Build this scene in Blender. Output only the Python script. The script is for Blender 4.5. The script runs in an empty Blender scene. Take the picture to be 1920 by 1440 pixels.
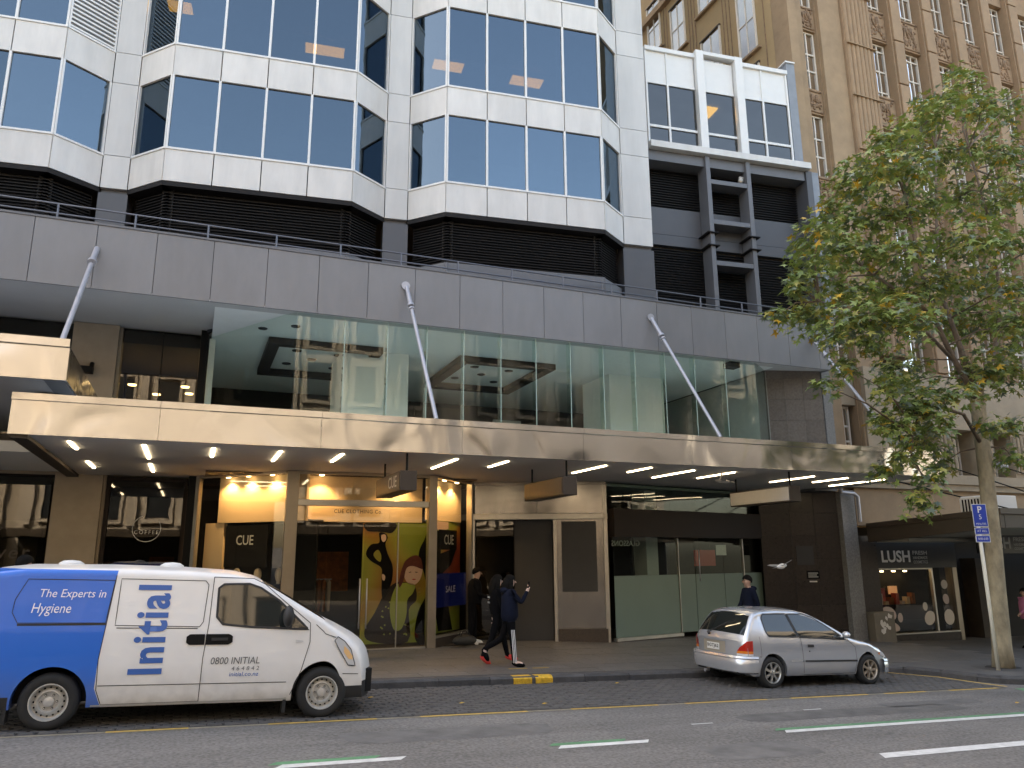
import bpy, bmesh, math, random
from mathutils import Vector, Matrix, Euler
random.seed(11)
R = math.radians
sc = bpy.context.scene
COL = sc.collection
# ------------------------------------------------------------------ camera
cam = bpy.data.cameras.new('camera'); camo = bpy.data.objects.new('camera', cam); COL.objects.link(camo)
cam.sensor_fit = 'HORIZONTAL'; cam.sensor_width = 36.0; cam.lens = 36.0*1436/1920
cam.clip_start = 0.05; cam.clip_end = 2000
yaw, pit, rol = R(22.46), R(12.8), R(-0.39)
fw = Vector((math.sin(yaw)*math.cos(pit), math.cos(yaw)*math.cos(pit), math.sin(pit)))
rt = Vector((math.cos(yaw), -math.sin(yaw), 0)); up = rt.cross(fw)
r2 = rt*math.cos(rol)+up*math.sin(rol); u2 = up*math.cos(rol)-rt*math.sin(rol)
camo.matrix_world = Matrix(((r2.x, u2.x, -fw.x, 0), (r2.y, u2.y, -fw.y, 0), (r2.z, u2.z, -fw.z, 2.01), (0, 0, 0, 1)))
sc.camera = camo
# ------------------------------------------------------------------ sky, sun, exposure
SUN_EL, SUN_AZ = 40.0, -34.0            # azimuth from +Y towards +X: the sun stands behind the tower, so the street lies in its shade
w = bpy.data.worlds.new('World'); sc.world = w; w.use_nodes = True
nt = w.node_tree; bg = nt.nodes['Background']
sky = nt.nodes.new('ShaderNodeTexSky'); sky.sky_type = 'NISHITA'; sky.sun_disc = False
sky.sun_elevation = R(SUN_EL); sky.sun_rotation = R(SUN_AZ % 360)
sky.air_density = 1.0; sky.dust_density = 4.0; sky.ozone_density = 1.0
nt.links.new(sky.outputs[0], bg.inputs[0]); bg.inputs[1].default_value = 0.15
sun = bpy.data.lights.new('sun', 'SUN'); suno = bpy.data.objects.new('sun', sun); COL.objects.link(suno)
sun.energy = 2.0; sun.angle = R(0.6); sun.color = (1.0, 0.94, 0.86)
sd = Vector((math.sin(R(SUN_AZ))*math.cos(R(SUN_EL)), math.cos(R(SUN_AZ))*math.cos(R(SUN_EL)), math.sin(R(SUN_EL))))
suno.rotation_euler = sd.to_track_quat('Z', 'Y').to_euler(); suno.location = (0, 30, 60)
vs = sc.view_settings; vs.view_transform = 'Standard'; vs.look = 'None'; vs.gamma = 1; vs.use_curve_mapping = False
vs.exposure = 2.58
vs.use_white_balance = True; vs.white_balance_temperature = 8400; vs.white_balance_tint = 10
sc.cycles.max_bounces = 8; sc.cycles.transparent_max_bounces = 24; sc.cycles.use_denoising = True
sc.cycles.caustics_reflective = False; sc.cycles.caustics_refractive = False
sc.cycles.sample_clamp_indirect = 6.0
# ------------------------------------------------------------------ materials
MATS = {}
def P(name, col, rough=.6, metal=0., var=.0, vscale=4., bump=0., bscale=30., spec=.5, coat=0., emit=None, estr=0., stretch=None, dirt=0., speck=0., sscale=55.):
    m = bpy.data.materials.new(name); m.use_nodes = True; n = m.node_tree; b = n.nodes['Principled BSDF']
    b.inputs['Base Color'].default_value = (*col, 1); b.inputs['Roughness'].default_value = rough
    b.inputs['Metallic'].default_value = metal; b.inputs['Specular IOR Level'].default_value = spec
    b.inputs['Coat Weight'].default_value = coat; b.inputs['Coat Roughness'].default_value = .06
    if emit: b.inputs['Emission Color'].default_value = (*emit, 1); b.inputs['Emission Strength'].default_value = estr
    if var or bump or dirt:
        g = n.nodes.new('ShaderNodeNewGeometry'); mp = n.nodes.new('ShaderNodeMapping')
        n.links.new(g.outputs['Position'], mp.inputs[0])
        if stretch: mp.inputs['Scale'].default_value = stretch
    if var:
        t = n.nodes.new('ShaderNodeTexNoise'); t.inputs['Scale'].default_value = vscale; t.inputs['Detail'].default_value = 6
        t.inputs['Roughness'].default_value = .65
        n.links.new(mp.outputs[0], t.inputs['Vector'])
        r = n.nodes.new('ShaderNodeValToRGB'); r.color_ramp.elements[0].position = .3; r.color_ramp.elements[1].position = .72
        r.color_ramp.elements[0].color = (*[max(0, c*(1-var)) for c in col], 1); r.color_ramp.elements[1].color = (*[min(1, c*(1+var)) for c in col], 1)
        n.links.new(t.outputs[0], r.inputs[0]); out = r.outputs[0]
        if speck:
            t3 = n.nodes.new('ShaderNodeTexNoise'); t3.inputs['Scale'].default_value = sscale; t3.inputs['Detail'].default_value = 3; n.links.new(g.outputs['Position'], t3.inputs['Vector'])
            m3 = n.nodes.new('ShaderNodeMapRange'); m3.inputs[1].default_value = .3; m3.inputs[2].default_value = .7; m3.inputs[3].default_value = 1-speck; m3.inputs[4].default_value = 1+speck; n.links.new(t3.outputs[0], m3.inputs[0])
            h3 = n.nodes.new('ShaderNodeHueSaturation'); n.links.new(m3.outputs[0], h3.inputs['Value']); n.links.new(out, h3.inputs['Color']); out = h3.outputs[0]
        oi = n.nodes.new('ShaderNodeObjectInfo'); mx = n.nodes.new('ShaderNodeHueSaturation')
        ma = n.nodes.new('ShaderNodeMapRange'); ma.inputs[3].default_value = 1-var*.45; ma.inputs[4].default_value = 1+var*.45
        n.links.new(oi.outputs['Random'], ma.inputs[0]); n.links.new(ma.outputs[0], mx.inputs['Value'])
        n.links.new(out, mx.inputs['Color']); n.links.new(mx.outputs[0], b.inputs['Base Color'])
        rr = n.nodes.new('ShaderNodeMapRange'); rr.inputs[3].default_value = max(0, rough-.08); rr.inputs[4].default_value = min(1, rough+.08)
        n.links.new(t.outputs[0], rr.inputs[0]); n.links.new(rr.outputs[0], b.inputs['Roughness'])
    if bump:
        t2 = n.nodes.new('ShaderNodeTexNoise'); t2.inputs['Scale'].default_value = bscale; t2.inputs['Detail'].default_value = 5
        n.links.new(mp.outputs[0], t2.inputs['Vector'])
        bp = n.nodes.new('ShaderNodeBump'); bp.inputs['Strength'].default_value = bump; bp.inputs['Distance'].default_value = .02
        n.links.new(t2.outputs[0], bp.inputs['Height']); n.links.new(bp.outputs[0], b.inputs['Normal'])
    MATS[name] = m; return m
def GLASS(name, tint, refl=1.0, ior=1.5, rough=0.0, base=.06, wav=0.0, rnd=False):
    # thin pane: see-through tinted body plus a mirror reflection that grows with the angle
    m = bpy.data.materials.new(name); m.use_nodes = True; n = m.node_tree; n.nodes.clear()
    o = n.nodes.new('ShaderNodeOutputMaterial'); mix = n.nodes.new('ShaderNodeMixShader')
    tr = n.nodes.new('ShaderNodeBsdfTransparent'); tr.inputs[0].default_value = (*tint, 1)
    gl = n.nodes.new('ShaderNodeBsdfGlossy'); gl.inputs[0].default_value = (*(refl if isinstance(refl, tuple) else (refl,)*3), 1); gl.inputs['Roughness'].default_value = rough
    ge = n.nodes.new('ShaderNodeNewGeometry'); dt = n.nodes.new('ShaderNodeVectorMath'); dt.operation = 'DOT_PRODUCT'
    n.links.new(ge.outputs['Normal'], dt.inputs[0]); n.links.new(ge.outputs['Incoming'], dt.inputs[1])
    def mth(op, x, y=None):
        q = n.nodes.new('ShaderNodeMath'); q.operation = op; q.use_clamp = op != 'ABSOLUTE' or False
        n.links.new(x, q.inputs[0])
        if y is not None: q.inputs[1].default_value = y
        return q.outputs[0]
    ab = mth('ABSOLUTE', dt.outputs['Value']); su = n.nodes.new('ShaderNodeMath'); su.operation = 'SUBTRACT'; su.inputs[0].default_value = 1.0; su.use_clamp = True; n.links.new(ab, su.inputs[1])
    f0 = .04+base; sch = mth('ADD', mth('MULTIPLY', mth('POWER', su.outputs[0], 5.0), 1-f0), f0); n.links.new(sch, mix.inputs[0])
    n.links.new(tr.outputs[0], mix.inputs[1]); n.links.new(gl.outputs[0], mix.inputs[2]); n.links.new(mix.outputs[0], o.inputs[0])
    if rnd:
        oi = n.nodes.new('ShaderNodeObjectInfo'); mr = n.nodes.new('ShaderNodeMapRange'); mr.inputs[3].default_value = .8; mr.inputs[4].default_value = 1.14
        hs = n.nodes.new('ShaderNodeHueSaturation'); hs.inputs['Color'].default_value = gl.inputs[0].default_value
        n.links.new(oi.outputs['Random'], mr.inputs[0]); n.links.new(mr.outputs[0], hs.inputs['Value']); n.links.new(hs.outputs[0], gl.inputs[0])
    if wav:
        g = n.nodes.new('ShaderNodeNewGeometry'); t = n.nodes.new('ShaderNodeTexNoise'); t.inputs['Scale'].default_value = .8
        bp = n.nodes.new('ShaderNodeBump'); bp.inputs['Strength'].default_value = wav; bp.inputs['Distance'].default_value = .05
        n.links.new(g.outputs['Position'], t.inputs['Vector']); n.links.new(t.outputs[0], bp.inputs['Height']); n.links.new(bp.outputs[0], gl.inputs['Normal'])
    MATS[name] = m; return m
def EMIT(name, col, s):
    return P(name, (.8, .8, .8), .5, emit=col, estr=s)
P('asphalt', (.198, .188, .176), .9, var=.24, vscale=1.1, bump=.5, bscale=120, spec=.2, stretch=(.25, 1, 1), speck=.3, sscale=26)
P('sett', (.095, .09, .086), .75, var=.3, vscale=7, bump=.4, bscale=60)
P('sett_joint', (.03, .028, .026), .95, var=.3)
P('paving', (.128, .12, .112), .5, var=.2, vscale=1.3, bump=.12, bscale=90, speck=.2, sscale=20)
P('paving_base', (.1, .095, .09), .7, var=.2, vscale=2)
P('kerb_stone', (.07, .068, .068), .8, var=.3, vscale=5, bump=.6, bscale=25)
P('white_paint', (.62, .62, .6), .7, var=.2, vscale=9)
P('yellow_paint', (.55, .36, .1), .7, var=.3, vscale=8)
P('kerb_yellow', (.62, .36, .03), .6, var=.35, vscale=14)
P('green_paint', (.1, .26, .13), .8, var=.3, vscale=8)
P('white_panel', (.63, .615, .59), .34, var=.1, vscale=2.6, speck=.03, sscale=1.2, bump=.03, bscale=1.5, stretch=(1, 1, .22))
P('white_frame', (.72, .72, .71), .35, var=.03)
P('pilaster_white', (.57, .565, .55), .4, var=.1, speck=.03, sscale=1.2, vscale=1.8, stretch=(1, 1, .15))
P('louvre_dark', (.016, .014, .014), .6, var=.2, spec=.2)
P('louvre_back', (.01, .01, .011), .8)
P('dark_grey', (.085, .088, .098), .5, var=.08, vscale=1.5)
P('steel_grey', (.13, .133, .145), .45, var=.1, vscale=2)
P('fascia_grey', (.2, .2, .208), .38, var=.09, vscale=1.6, stretch=(1, 1, .3))
P('soffit_grey', (.56, .55, .54), .7, var=.06, vscale=.6)
P('black', (.008, .008, .008), .6, spec=.15)
P('rubber', (.02, .02, .02), .85, bump=.2, bscale=80)
P('rail_metal', (.13, .14, .17), .45, metal=.3)
P('galv', (.42, .42, .45), .42, metal=.5, var=.06)
P('stainless', (.37, .345, .32), .24, metal=1., var=.25, vscale=1.6, bump=.25, bscale=2.2, stretch=(1,1,.35))
P('bronze_frame', (.33, .28, .22), .38, metal=.8, var=.08)
P('alu_frame', (.5, .47, .42), .35, metal=.85, var=.08)
P('beige_stone', (.36, .3, .23), .75, var=.1, vscale=2.5, bump=.1, bscale=40)
P('granite_brown', (.04, .031, .026), .3, var=.3, vscale=14, spec=.4)
P('granite_tile', (.17, .145, .125), .6, var=.25, vscale=16, spec=.3)
P('granite_grey', (.17, .17, .17), .5, var=.35, vscale=25)
P('granite_plinth', (.06, .045, .035), .35, var=.3, vscale=20)
P('cream', (.72, .55, .36), .6, var=.03)
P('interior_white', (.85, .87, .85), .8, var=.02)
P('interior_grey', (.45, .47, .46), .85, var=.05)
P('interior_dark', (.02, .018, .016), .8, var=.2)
P('glass_edge', (.42, .56, .5), .3)
P('asphalt_dark', (.15, .144, .137), .9, var=.25, vscale=3, bump=.4, bscale=120, spec=.2)
P('interior_green', (.2, .25, .225), .8, var=.1)
P('roof_pale', (.72, .72, .7), .7, var=.1)
P('worn_yellow', (.27, .235, .17), .8, var=.3, vscale=6)
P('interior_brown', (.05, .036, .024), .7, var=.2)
P('dark_brown_panel', (.022, .015, .012), .6, spec=.2, var=.1)
P('door_grey', (.055, .055, .057), .6, spec=.25, var=.08, vscale=2)
P('stone_tan', (.33, .228, .14), .85, var=.16, vscale=1.6, bump=.25, bscale=35)
P('stone_fine', (.325, .218, .135), .85, var=.12, vscale=3, bump=.3, bscale=18)
P('stone_side', (.4, .28, .15), .85, var=.09, vscale=1.2, bump=.15, bscale=30)
P('stone_base', (.34, .27, .19), .8, var=.14, vscale=1.8, bump=.2, bscale=30)
P('brick_bluegrey', (.24, .27, .31), .7, var=.12, vscale=3)
P('relief', (.25, .16, .1), .9, var=.3, vscale=7, bump=1.0, bscale=8)
P('window_cream', (.72, .66, .58), .5, var=.05)
P('awning_brown', (.05, .038, .027), .5, var=.15)
P('awning_soffit', (.5, .46, .38), .7, var=.08)
P('sign_dark', (.02, .02, .021), .4, var=.1)
P('letter_white', (.8, .8, .78), .5)
P('letter_grey', (.45, .45, .43), .5)
P('letter_dark', (.05, .04, .03), .5)
P('sign_face', (.5, .47, .43), .4, var=.05)
P('sign_bronze', (.045, .032, .023), .45, var=.1)
P('ac_white', (.75, .75, .73), .5)
P('cabinet_brown', (.15, .13, .1), .5, var=.15)
P('paper_white', (.7, .68, .64), .8, var=.1)
P('bark', (.36, .3, .2), .9, var=.35, vscale=6, bump=.6, bscale=25, stretch=(1, 1, .5))
P('branch', (.16, .115, .085), .9, var=.3, vscale=8, bump=.5, bscale=30)
P('pole_cream', (.75, .72, .62), .5)
P('sign_blue', (.02, .06, .4), .4)
P('skin', (.5, .3, .22), .5); P('skin_pale', (.72, .5, .42), .5)
P('hair_black', (.006, .005, .004), .75, spec=.15, bump=.5, bscale=60)
P('cloth_black', (.006, .006, .007), .95, spec=.1, var=.2, vscale=10); P('cloth_navy', (.01, .013, .026), .95, spec=.1, var=.2, vscale=9)
P('cloth_pink', (.5, .16, .27), .8, var=.12, vscale=8); P('shoe_red', (.75, .06, .05), .6); P('shoe_white', (.7, .66, .6), .6)
P('stripe_white', (.8, .8, .8), .7)
P('opp_cream', (.45, .41, .355), .8, var=.1, vscale=.6); P('opp_tan', (.38, .335, .275), .8, var=.12, vscale=.5); P('opp_pale', (.5, .47, .42), .8, var=.08, vscale=.5)
P('opp_glass', (.03, .035, .04), .1)
P('bird_grey', (.3, .3, .31), .7, var=.3, vscale=20); P('bird_white', (.75, .75, .74), .7)
P('mannequin', (.62, .55, .45), .45)
P('tyre', (.018, .018, .018), .8, bump=.15, bscale=90); P('steel_wheel', (.56, .55, .52), .4, metal=.35, var=.12, vscale=15)
P('alloy', (.62, .6, .56), .32, metal=.85); P('brown_alloy', (.5, .42, .34), .4, metal=.8, var=.15, vscale=10); P('dark_hole', (.006, .006, .006), .9)
P('car_silver', (.56, .58, .61), .24, metal=.55, coat=.8, var=.03, vscale=1)
P('trim_black', (.02, .02, .021), .6)
P('tail_red', (.45, .02, .012), .15, coat=.5); P('tail_amber', (.7, .2, .03), .15, coat=.5); P('lamp_clear', (.62, .62, .62), .12, coat=.8, spec=.8)
P('lamp_amber', (.9, .55, .25), .2, coat=.5)
P('plate', (.72, .71, .66), .5)
P('van_text_white', (.82, .85, .9), .4); P('van_text_blue', (.035, .13, .42), .4); P('van_text_grey', (.12, .12, .12), .5)
P('seat_beige', (.3, .26, .2), .9)
P('bag', (.025, .022, .018), .7, var=.3, vscale=12)
P('poster_lime', (.3, .36, .06), .5); P('red_panel', (.4, .06, .04), .6); P('clothes_rust', (.3, .1, .03), .8, var=.4, vscale=8)
P('petal', (.62, .5, .44), .6); P('petal_white', (.72, .66, .58), .6)
P('screen_blue', (.004, .006, .03), .15, emit=(.01, .02, .18), estr=.02)
EMIT('tube_light', (1, .88, .68), 3.2); EMIT('down_light', (1, .8, .5), 4.0); EMIT('ceiling_glow', (1, .55, .07), 1.9); EMIT('shop_glow', (1, .35, .1), .05)
GLASS('glass_clear', (.9, .96, .93), .95, 1.5, base=.0)
GLASS('glass_green', (.92, .965, .94), .6, 1.5, base=.005, wav=.06)
GLASS('glass_dark', (.5, .47, .4), .95, 1.5, base=.02, wav=.05)
GLASS('glass_shop', (.93, .92, .88), .95, 1.5, base=.0)
GLASS('glass_car', (.22, .26, .24), .95, 1.5, base=.10)
GLASS('glass_tower', (.5, .5, .5), (.16, .215, .26), 1.5, base=.62, wav=.1, rnd=True)
GLASS('glass_annex', (.3, .31, .27), .6, 1.5, base=.12, wav=.5)
GLASS('glass_window', (.3, .34, .36), .95, 1.5, base=.72, wav=.25)
P('frost', (.15, .215, .185), .4, spec=.4, var=.05, vscale=.8)
m = P('steel_fascia', (.57, .57, .575), .2, metal=1.)
def fascia_nodes(m):
    # thin brushed sheet: shallow oil-canning per panel that bends the reflections of the street
    n = m.node_tree; b = n.nodes['Principled BSDF']; g = n.nodes.new('ShaderNodeNewGeometry'); mp = n.nodes.new('ShaderNodeMapping')
    mp.inputs['Scale'].default_value = (.75, .75, .55); t = n.nodes.new('ShaderNodeTexNoise'); t.inputs['Scale'].default_value = 1.0; t.inputs['Detail'].default_value = .6
    t.inputs['Distortion'].default_value = 1.5
    bp = n.nodes.new('ShaderNodeBump'); bp.inputs['Strength'].default_value = 1.0; bp.inputs['Distance'].default_value = .1
    n.links.new(g.outputs['Position'], mp.inputs[0]); n.links.new(mp.outputs[0], t.inputs['Vector']); n.links.new(t.outputs[0], bp.inputs['Height'])
    n.links.new(bp.outputs[0], b.inputs['Normal'])
fascia_nodes(m)
def van_paint():
    m = P('van_paint', (.74, .73, .71), .3, coat=.3); n = m.node_tree; b = n.nodes['Principled BSDF']
    tc = n.nodes.new('ShaderNodeTexCoord'); sp = n.nodes.new('ShaderNodeSeparateXYZ'); n.links.new(tc.outputs['Object'], sp.inputs[0])
    # the blue wrap ends on a line that leans back below the waist
    def mt(op, x, y, c=False):
        q = n.nodes.new('ShaderNodeMath'); q.operation = op; q.use_clamp = c
        for i_, v in enumerate((x, y)):
            if isinstance(v, (int, float)): q.inputs[i_].default_value = v
            else: n.links.new(v, q.inputs[i_])
        return q
    zo = sp.outputs['Z']; ml = mt('ADD', mt('ADD', mt('MULTIPLY', mt('MAXIMUM', mt('SUBTRACT', zo, .8).outputs[0], 0.).outputs[0], .075).outputs[0], .468).outputs[0], mt('MULTIPLY', mt('MAXIMUM', mt('SUBTRACT', .47, zo).outputs[0], 0.).outputs[0], .42).outputs[0])
    lt = n.nodes.new('ShaderNodeMath'); lt.operation = 'LESS_THAN'; n.links.new(sp.outputs['X'], lt.inputs[0]); n.links.new(ml.outputs[0], lt.inputs[1])
    zt = n.nodes.new('ShaderNodeMath'); zt.operation = 'LESS_THAN'; zt.inputs[1].default_value = 1.86; n.links.new(sp.outputs['Z'], zt.inputs[0])
    an = n.nodes.new('ShaderNodeMath'); an.operation = 'MULTIPLY'; n.links.new(lt.outputs[0], an.inputs[0]); n.links.new(zt.outputs[0], an.inputs[1])
    nz = n.nodes.new('ShaderNodeTexNoise'); nz.inputs['Scale'].default_value = 3; n.links.new(tc.outputs['Object'], nz.inputs['Vector'])
    cr = n.nodes.new('ShaderNodeValToRGB'); cr.color_ramp.elements[0].color = (.78, .76, .73, 1); cr.color_ramp.elements[1].color = (.86, .85, .83, 1)
    n.links.new(nz.outputs[0], cr.inputs[0])
    mx = n.nodes.new('ShaderNodeMix'); mx.data_type = 'RGBA'; n.links.new(an.outputs[0], mx.inputs[0]); n.links.new(cr.outputs[0], mx.inputs[6])
    mx.inputs[7].default_value = (.005, .145, .62, 1); n.links.new(mx.outputs[2], b.inputs['Base Color'])
    # road grime splashed up the sills
    gm = n.nodes.new('ShaderNodeMapRange'); gm.inputs[1].default_value = .75; gm.inputs[2].default_value = .2; gm.inputs[3].default_value = 0; gm.inputs[4].default_value = .75; n.links.new(zo, gm.inputs[0])
    gn = n.nodes.new('ShaderNodeTexNoise'); gn.inputs['Scale'].default_value = 7; gn.inputs['Detail'].default_value = 8; n.links.new(tc.outputs['Object'], gn.inputs['Vector'])
    gf = mt('MULTIPLY', gm.outputs[0], gn.outputs[0]); mg = n.nodes.new('ShaderNodeMix'); mg.data_type = 'RGBA'; n.links.new(gf.outputs[0], mg.inputs[0]); n.links.new(mx.outputs[2], mg.inputs[6]); mg.inputs[7].default_value = (.2, .17, .13, 1)
    n.links.new(mg.outputs[2], b.inputs['Base Color'])
    return m
van_paint()
def poster_mat():
    m = P('poster_gradient', (.6, .6, .1), .5); n = m.node_tree; b = n.nodes['Principled BSDF']
    tc = n.nodes.new('ShaderNodeTexCoord'); nz = n.nodes.new('ShaderNodeTexNoise'); nz.inputs['Scale'].default_value = .55; nz.inputs['Detail'].default_value = 0
    cr = n.nodes.new('ShaderNodeValToRGB'); e = cr.color_ramp.elements
    e[0].position = .26; e[0].color = (.22, .035, .015, 1); e[1].position = .52; e[1].color = (.22, .28, .035, 1)
    x = e.new(.36); x.color = (.32, .13, .02, 1); x = e.new(.44); x.color = (.3, .28, .04, 1)
    n.links.new(tc.outputs['Object'], nz.inputs['Vector']); n.links.new(nz.outputs[0], cr.inputs[0]); n.links.new(cr.outputs[0], b.inputs['Base Color'])
    n.links.new(cr.outputs[0], b.inputs['Emission Color']); b.inputs['Emission Strength'].default_value = .0     # plain printed sheet, emission off
poster_mat()
def leaf_mat(name, c0, c1, tr):
    m = P(name, c0, .42, spec=.5); n = m.node_tree; b = n.nodes['Principled BSDF']
    g = n.nodes.new('ShaderNodeNewGeometry'); t = n.nodes.new('ShaderNodeTexNoise'); t.inputs['Scale'].default_value = 2.6; t.inputs['Detail'].default_value = 5
    cr = n.nodes.new('ShaderNodeValToRGB'); cr.color_ramp.elements[0].position = .32; cr.color_ramp.elements[1].position = .7
    cr.color_ramp.elements[0].color = (*c0, 1); cr.color_ramp.elements[1].color = (*c1, 1)
    n.links.new(g.outputs['Position'], t.inputs['Vector']); n.links.new(t.outputs[0], cr.inputs[0]); n.links.new(cr.outputs[0], b.inputs['Base Color'])
    o = n.nodes['Material Output']; tl = n.nodes.new('ShaderNodeBsdfTranslucent'); tl.inputs[0].default_value = (*tr, 1); ms = n.nodes.new('ShaderNodeMixShader')
    ms.inputs[0].default_value = .17; n.links.new(b.outputs[0], ms.inputs[1]); n.links.new(tl.outputs[0], ms.inputs[2]); n.links.new(ms.outputs[0], o.inputs[0])
leaf_mat('leaf_green', (.09, .155, .045), (.29, .36, .1), (.32, .4, .08)); leaf_mat('leaf_olive', (.24, .25, .06), (.42, .38, .1), (.4, .36, .08))
leaf_mat('leaf_yellow', (.55, .32, .03), (.65, .42, .06), (.6, .35, .03)); leaf_mat('leaf_grey', (.13, .17, .12), (.2, .25, .17), (.12, .17, .1))
# ------------------------------------------------------------------ geometry helpers
def wm(o):
    if o is None: return Matrix()
    return (wm(o.parent) @ o.matrix_parent_inverse if o.parent else Matrix()) @ o.matrix_basis
def link(name, me, parent=None, local=False):
    o = bpy.data.objects.new(name, me); COL.objects.link(o)
    if parent is not None:
        o.parent = parent
        if not local: o.matrix_parent_inverse = wm(parent).inverted()
    return o
def tag(o, label=None, cat=None, group=None, kind=None):
    if label: o['label'] = label
    if cat: o['category'] = cat
    if group: o['group'] = group
    if kind: o['kind'] = kind
    return o
def thing(name, loc, label, cat, group=None, rot=(0, 0, 0)):
    o = bpy.data.objects.new(name, None); COL.objects.link(o); o.location = loc; o.rotation_euler = rot; o.empty_display_size = .2
    return tag(o, label, cat, group)
class FR:
    "plan frame: s along a facade line, n into the building"
    def __init__(s, o, deg): s.o = Vector((o[0], o[1], 0)); s.t = Vector((math.cos(R(deg)), math.sin(R(deg)), 0)); s.n = Vector((-s.t.y, s.t.x, 0)); s.deg = deg
    def __call__(f, s, n, z): return f.o+f.t*s+f.n*n+Vector((0, 0, z))
W = FR((0, 0), 0)
def seg(p, q): return FR(p, math.degrees(math.atan2(q[1]-p[1], q[0]-p[0]))), math.hypot(q[0]-p[0], q[1]-p[1])
class MB:
    def __init__(s): s.v = []; s.f = []; s.m = []
    def add(s, vs, fs, m=0):
        b = len(s.v); s.v += [tuple(v) for v in vs]; s.f += [tuple(i+b for i in f) for f in fs]; s.m += [m]*len(fs); return s
    def box(s, x0, x1, y0, y1, z0, z1, fr=W, m=0):
        vs = [fr(x, y, z) for z in (z0, z1) for x, y in ((x0, y0), (x1, y0), (x1, y1), (x0, y1))]
        return s.add(vs, [(0, 3, 2, 1), (4, 5, 6, 7), (0, 1, 5, 4), (1, 2, 6, 5), (2, 3, 7, 6), (3, 0, 4, 7)], m)
    def prism(s, poly, fr, n0, n1, m=0):
        "polygon in (s,z) extruded along n"
        k = len(poly); vs = [fr(a, n0, z) for a, z in poly]+[fr(a, n1, z) for a, z in poly]
        return s.add(vs, [tuple(range(k)), tuple(range(2*k-1, k-1, -1))]+[(i, i+k, (i+1) % k+k, (i+1) % k) for i in range(k)], m)
    def plan(s, poly, z0, z1, m=0):
        k = len(poly); f = lambda z, p: z(*p) if callable(z) else z
        vs = [(p[0], p[1], f(z0, p)) for p in poly]+[(p[0], p[1], f(z1, p)) for p in poly]
        return s.add(vs, [tuple(range(k-1, -1, -1)), tuple(range(k, 2*k))]+[(i, (i+1) % k, (i+1) % k+k, i+k) for i in range(k)], m)
    def tube(s, pts, rad, n=10, m=0, cap=True):
        pts = [Vector(p) for p in pts]; k = len(pts); rad = rad if isinstance(rad, (list, tuple)) else [rad]*k; vs = []; fs = []
        ref = None
        for i, p in enumerate(pts):
            d = (pts[min(i+1, k-1)]-pts[max(i-1, 0)]).normalized()
            if ref is None: ref = Vector((0, 0, 1)) if abs(d.z) < .9 else Vector((1, 0, 0))
            a = (ref-d*ref.dot(d)).normalized(); b = d.cross(a); ref = a
            vs += [p+(a*math.cos(2*math.pi*j/n)+b*math.sin(2*math.pi*j/n))*rad[i] for j in range(n)]
        for i in range(k-1):
            fs += [(i*n+j, i*n+(j+1) % n, (i+1)*n+(j+1) % n, (i+1)*n+j) for j in range(n)]
        if cap: fs += [tuple(range(n-1, -1, -1)), tuple(range((k-1)*n, k*n))]
        return s.add(vs, fs, m)
    def lathe(s, prof, M=Matrix(), n=28, m=0, ms=None):
        "profile (r, h) turned about local Z, placed by M"
        k = len(prof); b = len(s.v); vs = []
        for r, h in prof: vs += [M @ Vector((r*math.cos(2*math.pi*j/n), r*math.sin(2*math.pi*j/n), h)) for j in range(n)]
        s.v += [tuple(v) for v in vs]
        for i in range(k-1):
            for j in range(n):
                s.f.append((b+i*n+j, b+i*n+(j+1) % n, b+(i+1)*n+(j+1) % n, b+(i+1)*n+j)); s.m.append(ms[i] if ms else m)
        return s
    def ball(s, c, r, m=0, u=12, v=8):
        r = r if isinstance(r, (list, tuple)) else (r, r, r); M = Matrix.Translation(c) @ Matrix.Diagonal((*r, 1))
        return s.lathe([(max(.001, math.sin(math.pi*i/v)), -math.cos(math.pi*i/v)) for i in range(v+1)], M, u, m)
    def mesh(s, name, mats, smooth=False, angle=None, merge=False):
        me = bpy.data.meshes.new(name); me.from_pydata(s.v, [], s.f)
        mats = mats if isinstance(mats, (list, tuple)) else [mats]
        for x in mats: me.materials.append(MATS[x])
        if len(mats) > 1: me.polygons.foreach_set('material_index', s.m)
        if merge:
            bm = bmesh.new(); bm.from_mesh(me); bmesh.ops.remove_doubles(bm, verts=bm.verts, dist=1e-4); bmesh.ops.recalc_face_normals(bm, faces=bm.faces); bm.to_mesh(me); bm.free()
        if smooth or angle:
            me.polygons.foreach_set('use_smooth', [True]*len(me.polygons))
            if angle: me.set_sharp_from_angle(angle=R(angle))
        me.update(); return me
    def build(s, name, mats, parent=None, smooth=False, angle=None, local=False, bevel=0, merge=False):
        o = link(name, s.mesh(name, mats, smooth, angle, merge), parent, local)
        if bevel:
            b = o.modifiers.new('bevel', 'BEVEL'); b.width = bevel; b.segments = 2; b.limit_method = 'ANGLE'
        return o
def B(name, mat, parent, x0, x1, y0, y1, z0, z1, fr=W, bevel=0): return MB().box(x0, x1, y0, y1, z0, z1, fr).build(name, mat, parent, bevel=bevel)
FONT = {}
def text_mesh(txt, size, align='CENTER', bold=0., spacing=1., shear=0.):
    cu = bpy.data.curves.new('t', 'FONT'); cu.body = txt; cu.size = size; cu.align_x = align; cu.align_y = 'CENTER'; cu.offset = bold*size
    cu.space_character = spacing; cu.shear = shear; cu.resolution_u = 3
    o = bpy.data.objects.new('t', cu); COL.objects.link(o); dg = bpy.context.evaluated_depsgraph_get(); dg.update()
    me = bpy.data.meshes.new_from_object(o.evaluated_get(dg)); COL.objects.unlink(o); bpy.data.objects.remove(o); bpy.data.curves.remove(cu)
    return me
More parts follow.
